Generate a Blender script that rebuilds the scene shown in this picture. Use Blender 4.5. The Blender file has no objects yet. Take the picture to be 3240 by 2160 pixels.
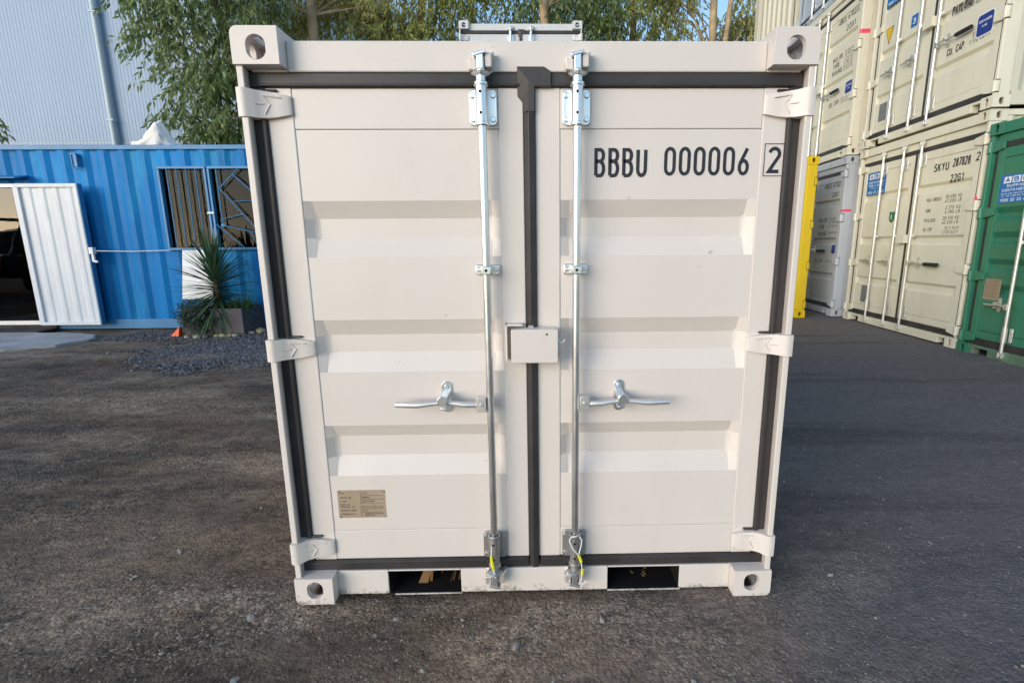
import bpy, bmesh, math, random
from mathutils import Vector, Matrix, noise
R = math.radians
random.seed(7)
SC = bpy.context.scene
COL = SC.collection

# ------------------------------------------------------------------ camera
cd = bpy.data.cameras.new("camera"); cam = bpy.data.objects.new("camera", cd); COL.objects.link(cam)
cam.location = (0.0115, -1.5110, 1.2178)
cam.rotation_euler = (R(78.8262), R(0.3655), R(-1.175))
cd.sensor_width = 36.0; cd.lens = 17.296; cd.shift_x = -0.03254; cd.shift_y = 0.0
cd.clip_start = 0.02; cd.clip_end = 2000
SC.camera = cam

# ------------------------------------------------------------------ light
SUN_EL, SUN_AZ = 11.0, -44.0      # azimuth measured from -Y towards +X (negative: from the left)
w = bpy.data.worlds.new("World"); SC.world = w; w.use_nodes = True
nt = w.node_tree; bg = nt.nodes["Background"]
sky = nt.nodes.new("ShaderNodeTexSky"); sky.sky_type = 'NISHITA'; sky.sun_disc = False
sd = Vector((math.sin(R(SUN_AZ)) * math.cos(R(SUN_EL)), -math.cos(R(SUN_AZ)) * math.cos(R(SUN_EL)), math.sin(R(SUN_EL))))
sky.sun_elevation = R(SUN_EL); sky.sun_rotation = math.atan2(sd.x, sd.y)
sky.air_density = 1.0; sky.dust_density = 0.3; sky.ozone_density = 2.0
nt.links.new(sky.outputs[0], bg.inputs[0]); bg.inputs[1].default_value = 0.15
sl = bpy.data.lights.new("bounce_sun", 'SUN'); sl.energy = 1.5; sl.angle = R(44); sl.color = (1.0, 0.905, 0.80)  # broad warm lamp added in place of bounce off sunlit walls
so = bpy.data.objects.new("bounce_sun", sl); COL.objects.link(so); so.location = (0, 0, 30)
so.rotation_euler = sd.to_track_quat('Z', 'Y').to_euler()
SC.view_settings.view_transform = 'Standard'; SC.view_settings.look = 'None'
SC.view_settings.exposure = 1.00; SC.view_settings.gamma = 1.0

# ------------------------------------------------------------------ materials
def new_mat(name):
    m = bpy.data.materials.new(name); m.use_nodes = True
    t = m.node_tree; return m, t, t.nodes, t.links, t.nodes["Principled BSDF"]
def mixc(n, l, fac, a, b):
    x = n.new("ShaderNodeMix"); x.data_type = 'RGBA'
    for sck, v in ((0, fac), (6, a), (7, b)):
        if hasattr(v, 'is_output'): l.new(v, x.inputs[sck])
        elif sck == 0: x.inputs[0].default_value = v
        else: x.inputs[sck].default_value = (*v, 1)
    return x.outputs[2]
def ramp(n, l, src, a, b):
    r = n.new("ShaderNodeMapRange"); r.inputs[1].default_value = a; r.inputs[2].default_value = b
    l.new(src, r.inputs[0]); return r.outputs[0]
def noise_tex(n, l, scale, detail=4, rough=.55, vec=None, stretch=None, coord='Object'):
    tx = n.new("ShaderNodeTexNoise"); tx.inputs['Scale'].default_value = scale
    tx.inputs['Detail'].default_value = detail; tx.inputs['Roughness'].default_value = rough
    tc = n.new("ShaderNodeTexCoord"); v = tc.outputs[coord]
    if stretch:
        mp = n.new("ShaderNodeMapping"); mp.inputs['Scale'].default_value = stretch
        l.new(v, mp.inputs[0]); v = mp.outputs[0]
    l.new(v, tx.inputs['Vector']); return tx.outputs['Fac']
def paint(name, col, rough=.42, var=.06, dirt=(.30, .26, .20), dirt_amt=.12, bump=.05, stretch=(1, 1, .35), scale=3.0, spec=.5, dents=0.0, streak=0.0, streakcol=(.20, .12, .06), specks=0.0, splash=0.0):
    m, t, n, l, p = new_mat(name)
    f = noise_tex(n, l, scale, 5, .6, stretch=stretch)
    dark = tuple(c * (1 - var * 2) for c in col); lite = tuple(min(1, c * (1 + var)) for c in col)
    c1 = mixc(n, l, ramp(n, l, f, .3, .7), dark, lite)
    f2 = noise_tex(n, l, scale * 2.3, 8, .7, stretch=stretch)
    k = n.new("ShaderNodeMath"); k.operation = 'MULTIPLY'; k.inputs[1].default_value = dirt_amt
    l.new(ramp(n, l, f2, .5, .8), k.inputs[0])
    c2 = mixc(n, l, k.outputs[0], c1, dirt)
    if streak:
        f4 = noise_tex(n, l, 9, 6, .65, stretch=(1, 1, .07))
        k2 = n.new("ShaderNodeMath"); k2.operation = 'MULTIPLY'; k2.inputs[1].default_value = streak
        l.new(ramp(n, l, f4, .58, .80), k2.inputs[0]); c2 = mixc(n, l, k2.outputs[0], c2, streakcol)
    if specks:
        f5 = noise_tex(n, l, 38, 2, .5); f6 = noise_tex(n, l, 2.1, 2, .5)
        k3 = n.new("ShaderNodeMath"); k3.operation = 'MULTIPLY'; l.new(ramp(n, l, f5, .72, .76), k3.inputs[0]); l.new(ramp(n, l, f6, .45, .65), k3.inputs[1])
        k4 = n.new("ShaderNodeMath"); k4.operation = 'MULTIPLY'; k4.inputs[1].default_value = specks; l.new(k3.outputs[0], k4.inputs[0])
        c2 = mixc(n, l, k4.outputs[0], c2, (.22, .17, .12))
    if splash:
        tc = n.new("ShaderNodeTexCoord"); sp = n.new("ShaderNodeSeparateXYZ"); l.new(tc.outputs['Object'], sp.inputs[0])
        f7 = noise_tex(n, l, 70, 6, .75); f8 = noise_tex(n, l, 9, 4, .6)
        q = n.new("ShaderNodeMath"); q.operation = 'MULTIPLY_ADD'; q.inputs[1].default_value = -6.0; l.new(sp.outputs[2], q.inputs[0]); l.new(f7, q.inputs[2])
        q2 = n.new("ShaderNodeMath"); q2.operation = 'ADD'; l.new(q.outputs[0], q2.inputs[0]); l.new(f8, q2.inputs[1])
        k5 = n.new("ShaderNodeMath"); k5.operation = 'MULTIPLY'; k5.inputs[1].default_value = splash; l.new(ramp(n, l, q2.outputs[0], .92, 1.12), k5.inputs[0])
        c2 = mixc(n, l, k5.outputs[0], c2, (.20, .155, .115))
    l.new(c2, p.inputs['Base Color'])
    rr = n.new("ShaderNodeMapRange"); rr.inputs[3].default_value = rough - .08; rr.inputs[4].default_value = rough + .12
    l.new(f2, rr.inputs[0]); l.new(rr.outputs[0], p.inputs['Roughness'])
    p.inputs['Specular IOR Level'].default_value = spec
    if bump:
        b = n.new("ShaderNodeBump"); b.inputs['Strength'].default_value = bump; b.inputs['Distance'].default_value = .004
        l.new(noise_tex(n, l, 45, 3, .5), b.inputs['Height'])
        if dents:
            b2 = n.new("ShaderNodeBump"); b2.inputs['Strength'].default_value = dents; b2.inputs['Distance'].default_value = .02
            l.new(noise_tex(n, l, 3.2, 2, .4), b2.inputs['Height']); l.new(b2.outputs[0], b.inputs['Normal'])
        l.new(b.outputs[0], p.inputs['Normal'])
    return m
def metal(name, col=(.78, .79, .80), rough=.28, var=.12, metallic=1.0):
    m, t, n, l, p = new_mat(name)
    f = noise_tex(n, l, 18, 5, .65, stretch=(1, 1, .3))
    l.new(mixc(n, l, ramp(n, l, f, .3, .75), tuple(c * (1 - var * 2) for c in col), col), p.inputs['Base Color'])
    p.inputs['Metallic'].default_value = metallic
    r = n.new("ShaderNodeMapRange"); r.inputs[3].default_value = rough - .06; r.inputs[4].default_value = rough + .2
    l.new(f, r.inputs[0]); l.new(r.outputs[0], p.inputs['Roughness']); return m
def plain(name, col, rough=.6, spec=.4, var=.1, scale=12, coord='Object'):
    m, t, n, l, p = new_mat(name)
    f = noise_tex(n, l, scale, 4, .6, coord=coord)
    l.new(mixc(n, l, ramp(n, l, f, .3, .7), tuple(c * (1 - var) for c in col), tuple(min(1, c * (1 + var)) for c in col)), p.inputs['Base Color'])
    p.inputs['Roughness'].default_value = rough; p.inputs['Specular IOR Level'].default_value = spec; return m
def leafmat(name, a, b, rough=.5, trans=.3):
    m, t, n, l, p = new_mat(name)
    g = n.new("ShaderNodeNewGeometry")
    c = mixc(n, l, g.outputs['Random Per Island'], a, b); l.new(c, p.inputs['Base Color'])
    p.inputs['Roughness'].default_value = rough
    tr = n.new("ShaderNodeBsdfTranslucent"); l.new(c, tr.inputs[0])
    mx = n.new("ShaderNodeMixShader"); mx.inputs[0].default_value = trans
    l.new(p.outputs[0], mx.inputs[1]); l.new(tr.outputs[0], mx.inputs[2])
    l.new(mx.outputs[0], n["Material Output"].inputs[0]); return m

M = {}
M['cream'] = paint('cream_paint', (.70, .638, .592), .40, .02, (.42, .36, .27), .14, .05, scale=1.6, dents=.16, specks=.40)
M['cream_low'] = paint('splashed_cream_paint', (.70, .638, .592), .40, .02, (.42, .36, .27), .14, .05, scale=1.6, dents=.16, specks=.40, splash=.75)
M['cream_old'] = paint('old_cream_paint', (.70, .665, .54), .45, .04, (.34, .27, .17), .22, .06, scale=1.4, dents=.15, streak=.18)
M['cream_wall'] = paint('cream_wall_paint', (.62, .585, .47), .45, .04, (.40, .33, .24), .18, .05, scale=1.0, dents=.12, streak=.10)
M['grey_old'] = paint('old_grey_paint', (.46, .49, .53), .45, .06, (.22, .20, .17), .22, .06, scale=1.4, dents=.15, streak=.15)
M['paleblue'] = paint('pale_grey_blue_paint', (.42, .49, .56), .45, .05, (.25, .25, .25), .2, .05, scale=1.4)
M['white_box'] = paint('white_grey_paint', (.62, .63, .64), .42, .03, (.35, .34, .33), .12, .05, scale=1.6)
M['green'] = paint('green_paint', (.036, .205, .125), .38, .10, (.10, .13, .09), .35, .07, scale=1.3, dents=.2)
M['green_dusty'] = paint('dusty_green_paint', (.10, .19, .13), .6, .2, (.24, .24, .19), .8, .07, scale=4)
M['yellow'] = paint('yellow_paint', (.72, .50, .012), .42, .06, (.30, .22, .05), .2, .06, scale=2)
M['blue'] = paint('blue_paint', (.003, .185, .50), .45, .20, (.045, .42, .69), .85, .05, scale=.9, stretch=(1, 1, .22), dents=.1, spec=.15)
M['blue_trim'] = paint('blue_trim_paint', (.035, .20, .42), .45, .10, (.10, .25, .40), .4, .05, scale=2)
M['white'] = paint('white_paint', (.66, .68, .72), .45, .03, (.30, .27, .24), .28, .06, scale=2.5, streak=.22, streakcol=(.35, .30, .26))
M['rubber'] = plain('black_rubber', (.034, .030, .031), .50, .5, .35, 5)
M['dark'] = plain('hole_shade_black', (.012, .011, .011), .8, .2)  # near black, shade inside holes, slots and pockets held as colour
M['galv'] = metal('galvanised_steel', (.88, .89, .90), .27, .08)
M['galv_dull'] = metal('dull_galvanised_steel', (.58, .58, .58), .42, .14)
M['galv_old'] = metal('old_galvanised_steel', (.80, .79, .77), .36, .10, .8)
M['ink'] = plain('black_lettering', (.022, .024, .035), .5, .4)
M['ink_grey'] = plain('grey_lettering', (.12, .12, .11), .5, .4)
M['grip'] = plain('black_grip', (.018, .018, .018), .5, .4)
M['brass'] = metal('plate_metal', (.44, .345, .245), .5, .08, .25)
M['plate_ink'] = plain('plate_lettering', (.10, .075, .05), .6)
M['plate_grey'] = plain('grey_plate', (.17, .18, .19), .45)
M['sign_blue'] = plain('sign_blue', (.010, .15, .44), .4, .5, .06)
M['tag_blue'] = plain('tag_blue', (.018, .045, .24), .4, .5, .06)
M['sign_white'] = plain('sign_white', (.78, .78, .78), .5, .4, .03)
M['warn_yellow'] = plain('warning_yellow', (.75, .45, .01), .5)
M['emblem_green'] = plain('emblem_green', (.02, .17, .09), .5)
M['pink'] = plain('pink_spray', (.85, .08, .16), .7, .2)
M['seal_yellow'] = plain('seal_yellow', (.80, .72, .02), .4)
M['seal_white'] = plain('seal_wire', (.75, .76, .76), .35)
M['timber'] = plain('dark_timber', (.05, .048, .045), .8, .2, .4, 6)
M['planter'] = plain('charcoal_planter', (.095, .088, .10), .65, .3, .2, 4)
M['planter_edge'] = plain('planter_base', (.13, .105, .06), .8, .2, .3, 8)
M['soil'] = plain('soil', (.03, .022, .016), .95, .1)
M['bark'] = plain('pale_bark', (.36, .27, .165), .85, .2, .45, 3)
M['bark_dark'] = plain('dark_bark', (.15, .105, .07), .9, .2, .4, 4)
M['concrete'] = plain('concrete_pad', (.36, .365, .37), .85, .2, .25, 2.2)
M['orange'] = plain('orange_plastic', (.75, .10, .015), .5)
M['stone'] = plain('pale_stone', (.27, .26, .24), .9, .2, .35, 25)
M['rockm'] = plain('yellowish_rock', (.30, .27, .17), .9, .2, .35, 14)
M['gravel'] = plain('blue_metal_gravel', (.085, .088, .10), .85, .25, .5, 9)
M['cloth'] = plain('white_sheeting', (.88, .84, .80), .8, .2, .05)
M['warehouse'] = paint('pale_wall_sheet', (.275, .38, .535), .5, .025, (.4, .42, .45), .12, 0, scale=.25)
M['pipe'] = plain('pale_pipe', (.48, .57, .62), .5, .4, .05)
M['leaf'] = leafmat('tree_leaf', (.12, .17, .04), (.52, .52, .16), .45, .5)
M['leaf_warm'] = leafmat('warm_tree_leaf', (.19, .20, .055), (.62, .56, .20), .5, .5)
M['leaf_dark'] = leafmat('dark_tree_leaf', (.085, .145, .05), (.35, .42, .17), .45, .5)
M['yucca'] = leafmat('yucca_leaf', (.022, .075, .032), (.085, .15, .07), .4, .12)
M['aloe'] = leafmat('aloe_leaf', (.03, .085, .012), (.10, .17, .03), .45, .15)
M['succ'] = leafmat('grey_succulent_leaf', (.05, .085, .06), (.11, .15, .12), .6, .1)
M['straw'] = leafmat('dry_straw', (.07, .042, .018), (.36, .19, .065), .7, .2)
M['alu'] = metal('aluminium_frame', (.55, .57, .60), .4, .08)
M['truck'] = plain('black_truck_paint', (.012, .012, .014), .25, .5, .1)
M['tyre'] = plain('tyre_rubber', (.015, .015, .015), .8, .2)
M['blind'] = plain('brown_blind', (.055, .046, .036), .8, .2, .25, 3)
def glassmat(name='tinted_glass', add=.18, ior=1.9, tint=.40):
    m, t, n, l, p = new_mat(name)
    n.remove(p); tr = n.new("ShaderNodeBsdfTransparent"); tr.inputs[0].default_value = (tint, tint, tint * .95, 1)
    gl = n.new("ShaderNodeBsdfGlossy"); gl.inputs[1].default_value = .02
    b = n.new("ShaderNodeBump"); b.inputs[0].default_value = .06; b.inputs[1].default_value = .02
    l.new(noise_tex(n, l, 3.0, 1, .3), b.inputs['Height']); l.new(b.outputs[0], gl.inputs['Normal'])
    fr = n.new("ShaderNodeFresnel"); fr.inputs[0].default_value = ior
    a = n.new("ShaderNodeMath"); a.operation = 'ADD'; a.inputs[1].default_value = add; l.new(fr.outputs[0], a.inputs[0])
    mx = n.new("ShaderNodeMixShader"); l.new(a.outputs[0], mx.inputs[0]); l.new(tr.outputs[0], mx.inputs[1]); l.new(gl.outputs[0], mx.inputs[2])
    l.new(mx.outputs[0], n["Material Output"].inputs[0]); return m
M['glass'] = glassmat('tinted_glass', .0, 1.45, .22); M['window_glass'] = glassmat('window_glass', -.022, 1.40, .36)

# ------------------------------------------------------------------ mesh helpers
class MB:
    def __init__(s): s.v = []; s.f = []
    def add(s, vs, fs):
        o = len(s.v); s.v += [tuple(v) for v in vs]; s.f += [tuple(i + o for i in f) for f in fs]; return s
    def box(s, x0, x1, y0, y1, z0, z1):
        return s.add([(x0, y0, z0), (x1, y0, z0), (x1, y1, z0), (x0, y1, z0), (x0, y0, z1), (x1, y0, z1), (x1, y1, z1), (x0, y1, z1)],
                     [(0, 3, 2, 1), (4, 5, 6, 7), (0, 1, 5, 4), (1, 2, 6, 5), (2, 3, 7, 6), (3, 0, 4, 7)])
    def prism(s, pts, axis, a, b):
        # pts: 2-D polygon; axis 'y': (x,z) extruded a..b in y; 'x': (y,z); 'z': (x,y)
        n = len(pts)
        def P(p, t): return (p[0], t, p[1]) if axis == 'y' else (t, p[0], p[1]) if axis == 'x' else (p[0], p[1], t)
        vs = [P(p, a) for p in pts] + [P(p, b) for p in pts]
        fs = [tuple(range(n)), tuple(range(2 * n - 1, n - 1, -1))]
        fs += [(i, i + n, (i + 1) % n + n, (i + 1) % n) for i in range(n)]
        return s.add(vs, fs)
    def strip(s, prof, axis, a, b):   # open profile extruded (sheet)
        n = len(prof)
        def P(p, t): return (p[0], t, p[1]) if axis == 'y' else (t, p[0], p[1]) if axis == 'x' else (p[0], p[1], t)
        return s.add([P(p, a) for p in prof] + [P(p, b) for p in prof], [(i, i + 1, i + 1 + n, i + n) for i in range(n - 1)])
    def tube(s, pts, r, n=10, cap=True):
        pts = [Vector(p) for p in pts]; m = len(pts); rs = r if isinstance(r, (list, tuple)) else [r] * m
        vs = []; up = None
        for i, p in enumerate(pts):
            d = (pts[min(i + 1, m - 1)] - pts[max(i - 1, 0)]).normalized()
            if up is None or abs(up.dot(d)) > .98:
                up = Vector((0, 0, 1)) if abs(d.z) < .9 else Vector((1, 0, 0))
            a = d.cross(up).normalized(); b = a.cross(d).normalized(); up = b
            for k in range(n):
                q = 2 * math.pi * k / n; vs.append(p + (a * math.cos(q) + b * math.sin(q)) * rs[i])
        fs = []
        for i in range(m - 1):
            for k in range(n):
                k2 = (k + 1) % n; fs.append((i * n + k, i * n + k2, (i + 1) * n + k2, (i + 1) * n + k))
        if cap: fs += [tuple(range(n - 1, -1, -1)), tuple((m - 1) * n + k for k in range(n))]
        return s.add(vs, fs)
    def disc(s, x, z, r, y0, y1, n=14):
        return s.prism([(x + r * math.cos(2 * math.pi * k / n), z + r * math.sin(2 * math.pi * k / n)) for k in range(n)], 'y', y0, y1)
    def rrect(s, x0, x1, z0, z1, r, y0, y1, n=4):
        return s.prism(rr(x0, x1, z0, z1, r, n), 'y', y0, y1)
    def ico(s, c, sx, sy, sz, sub=1, jit=.25, seed=0):
        b = bmesh.new(); bmesh.ops.create_icosphere(b, subdivisions=sub, radius=1)
        rg = random.Random(seed); b.verts.ensure_lookup_table()
        vs = []
        for v in b.verts:
            k = 1 + rg.uniform(-jit, jit); vs.append((c[0] + v.co.x * sx * k, c[1] + v.co.y * sy * k, c[2] + v.co.z * sz * k))
        fs = [tuple(v.index for v in f.verts) for f in b.faces]; b.free(); return s.add(vs, fs)
    def xf(s, mat): s.v = [tuple(mat @ Vector(v)) for v in s.v]; return s
    def mesh(s, name, fix=True):
        me = bpy.data.meshes.new(name); me.from_pydata(s.v, [], s.f); me.update()
        if fix:
            b = bmesh.new(); b.from_mesh(me); bmesh.ops.recalc_face_normals(b, faces=b.faces); b.to_mesh(me); b.free()
        return me
    def build(s, name, mat, parent=None, bevel=0, smooth=False, seg=2, fix=True):
        return link(name, s.mesh(name, fix), mat, parent, bevel, smooth, seg)
def rr(x0, x1, z0, z1, r, n=4):
    out = []
    for cx, cz, a0 in ((x1 - r, z1 - r, 0), (x0 + r, z1 - r, 90), (x0 + r, z0 + r, 180), (x1 - r, z0 + r, 270)):
        for k in range(n + 1):
            a = R(a0 + 90 * k / n); out.append((cx + r * math.cos(a), cz + r * math.sin(a)))
    return out
def link(name, me, mat, parent=None, bevel=0, smooth=False, seg=2):
    o = bpy.data.objects.new(name, me); COL.objects.link(o)
    if mat: me.materials.append(mat)
    if parent: o.parent = parent
    if smooth:
        me.shade_smooth() if smooth is True else me.shade_smooth()
    if bevel:
        b = o.modifiers.new("bevel", 'BEVEL'); b.width = bevel; b.segments = seg; b.limit_method = 'ANGLE'; b.angle_limit = R(40)
        b.harden_normals = False
    return o
def auto_smooth(o, ang=35):
    me = o.data; me.shade_smooth(); me.set_sharp_from_angle(angle=R(ang)); return o
def empty(name, loc=(0, 0, 0), rz=0):
    o = bpy.data.objects.new(name, None); COL.objects.link(o); o.location = loc; o.rotation_euler = (0, 0, rz); o.empty_display_size = .2; return o
def tag(o, label, cat, group=None, kind=None):
    if label: o['label'] = label
    if cat: o['category'] = cat
    if group: o['group'] = group
    if kind: o['kind'] = kind
    return o
def structure(o): o['kind'] = 'structure'; return o
def copy_tree(o, parent=None):
    c = o.copy(); COL.objects.link(c)
    if parent: c.parent = parent
    for ch in o.children: copy_tree(ch, c)
    return c
def boolean(base, cutters):
    objs = []
    for k, mb in enumerate([base] + cutters):
        o = bpy.data.objects.new("bool", mb.mesh("bool")); COL.objects.link(o); objs.append(o)
    for c in objs[1:]:
        md = objs[0].modifiers.new("b", 'BOOLEAN'); md.operation = 'DIFFERENCE'; md.object = c; md.solver = 'EXACT'
    dg = bpy.context.evaluated_depsgraph_get(); dg.update()
    me = bpy.data.meshes.new_from_object(objs[0].evaluated_get(dg))
    for o in objs:
        m_ = o.data; bpy.data.objects.remove(o); bpy.data.meshes.remove(m_)
    return me

# ------------------------------------------------------------------ lettering (stroke glyphs, cell 0..w x 0..1)
def arc(cx, cz, rx, rz, a0, a1, n=8): return [(cx + rx * math.cos(R(a0 + (a1 - a0) * k / n)), cz + rz * math.sin(R(a0 + (a1 - a0) * k / n))) for k in range(n + 1)]
W_ = .46
def oval(z0=0, z1=1, w=W_):
    r = w / 2; return arc(r, z1 - r, r, r, 0, 180) + arc(r, z0 + r, r, r, 180, 360) + [(w, z1 - r)]
G = {
 'A': [[(0, 0), (.23, 1), (.46, 0)], [(.08, .3), (.38, .3)]],
 'B': [[(0, 0), (0, 1), (.26, 1)] + arc(.26, .78, .19, .22, 90, -90) + [(.0, .56)], [(.26, .54)] + arc(.26, .27, .21, .27, 90, -90) + [(0, 0)]],
 'C': [arc(.23, .77, .23, .23, 0, 180) + arc(.23, .23, .23, .23, 180, 360)],
 'D': [[(0, 0), (0, 1), (.22, 1)] + arc(.22, .76, .24, .24, 90, 0) + arc(.22, .24, .24, .24, 0, -90) + [(0, 0)]],
 'E': [[(.42, 1), (0, 1), (0, 0), (.42, 0)], [(0, .52), (.34, .52)]],
 'F': [[(.42, 1), (0, 1), (0, 0)], [(0, .52), (.34, .52)]],
 'G': [arc(.23, .77, .23, .23, 0, 180) + arc(.23, .23, .23, .23, 180, 360) + [(.46, .48), (.27, .48)]],
 'H': [[(0, 0), (0, 1)], [(.46, 0), (.46, 1)], [(0, .5), (.46, .5)]],
 'I': [[(.1, 0), (.1, 1)]],
 'K': [[(0, 0), (0, 1)], [(.44, 1), (.0, .42)], [(.14, .6), (.46, 0)]],
 'L': [[(0, 1), (0, 0), (.4, 0)]],
 'M': [[(0, 0), (0, 1), (.27, .35), (.54, 1), (.54, 0)]],
 'N': [[(0, 0), (0, 1), (.46, 0), (.46, 1)]],
 'O': [oval()], '0': [oval()],
 'P': [[(0, 0), (0, 1), (.24, 1)] + arc(.24, .76, .22, .24, 90, -90) + [(0, .52)]],
 'R': [[(0, 0), (0, 1), (.24, 1)] + arc(.24, .76, .22, .24, 90, -90) + [(0, .52)], [(.22, .52), (.46, 0)]],
 'S': [arc(.23, .76, .22, .24, 20, 270) + arc(.23, .27, .23, .25, 90, -160)],
 'T': [[(0, 1), (.46, 1)], [(.23, 1), (.23, 0)]],
 'U': [[(0, 1)] + arc(.23, .23, .23, .23, 180, 360) + [(.46, 1)]],
 'V': [[(0, 1), (.23, 0), (.46, 1)]],
 'X': [[(0, 0), (.46, 1)], [(0, 1), (.46, 0)]],
 'Y': [[(0, 1), (.23, .5), (.46, 1)], [(.23, .5), (.23, 0)]],
 '1': [[(.05, .8), (.25, 1), (.25, 0)]],
 '2': [arc(.23, .76, .22, .24, 165, -20) + [(.02, 0), (.46, 0)]],
 '3': [arc(.22, .77, .21, .23, 160, -90) + arc(.22, .27, .23, .27, 90, -160)],
 '4': [[(.34, 0), (.34, 1), (0, .3), (.46, .3)]],
 '5': [[(.42, 1), (.04, 1), (.02, .56)] + arc(.22, .32, .23, .30, 120, -150)],
 '6': [[(.40, 1), (.05, .42)], arc(.23, .26, .22, .26, 150, -210, 14)],
 '7': [[(0, 1), (.46, 1), (.16, 0)]],
 '8': [arc(.23, .76, .19, .24, 270, -90, 14) , arc(.23, .26, .23, .26, 90, 450, 14)],
 '9': [[(.06, 0), (.41, .58)], arc(.23, .74, .22, .26, -30, 330, 14)],
 '.': [[(.04, 0), (.04, .09)]], ',': [[(.06, .08), (.02, -.1)]], '-': [[(.05, .5), (.35, .5)]],
 '&': [[(.46, 0), (.08, .72)] + arc(.2, .8, .13, .18, 200, -20) + [(.02, .25)] + arc(.2, .2, .18, .2, 180, 320)],
}
def gw(ch): return {' ': .30, 'I': .2, '.': .1, ',': .1, '1': .3, 'M': .54}.get(ch, W_)
def text(mb, s, x, z, h, width=None, t=.13, y=0.0, gap=.30, slant=0.0):
    """ribbons facing -y; (x,z) lower-left; width rescales the whole line"""
    tot = sum(gw(c) + gap for c in s) - gap
    sx = h if width is None else width / tot
    px = 0; hw = t * h / 2; lay = 0
    for ch in s:
        for st in G.get(ch, []):
            pts = []
            for p in st:
                q = Vector((x + (px + p[0]) * sx, z + (t / 2 + p[1] * (1 - t)) * h + slant * (px + p[0]) * sx))
                if not pts or (q - pts[-1]).length > 1e-5: pts.append(q)
            n = len(pts); vs = []; lay = (lay + 1) % 4; yy = y - lay * .00012
            closed = (pts[0] - pts[-1]).length < 1e-4
            for i, p in enumerate(pts):
                a = pts[i] - pts[i - 1] if i else (pts[-1] - pts[-2] if closed else pts[1] - pts[0])
                b = pts[i + 1] - pts[i] if i < n - 1 else (pts[1] - pts[0] if closed else a)
                a = a.normalized(); b = b.normalized(); d = (a + b)
                d = d.normalized() if d.length > .2 else b
                k = 1 / max(.45, d.dot(b)); nn = Vector((-d.y, d.x)) * hw * k
                vs += [(p.x + nn.x, yy, p.y + nn.y), (p.x - nn.x, yy, p.y - nn.y)]
            mb.add(vs, [(2 * i, 2 * i + 1, 2 * i + 3, 2 * i + 2) for i in range(n - 1)])
        px += gw(ch) + gap
    return mb

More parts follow.
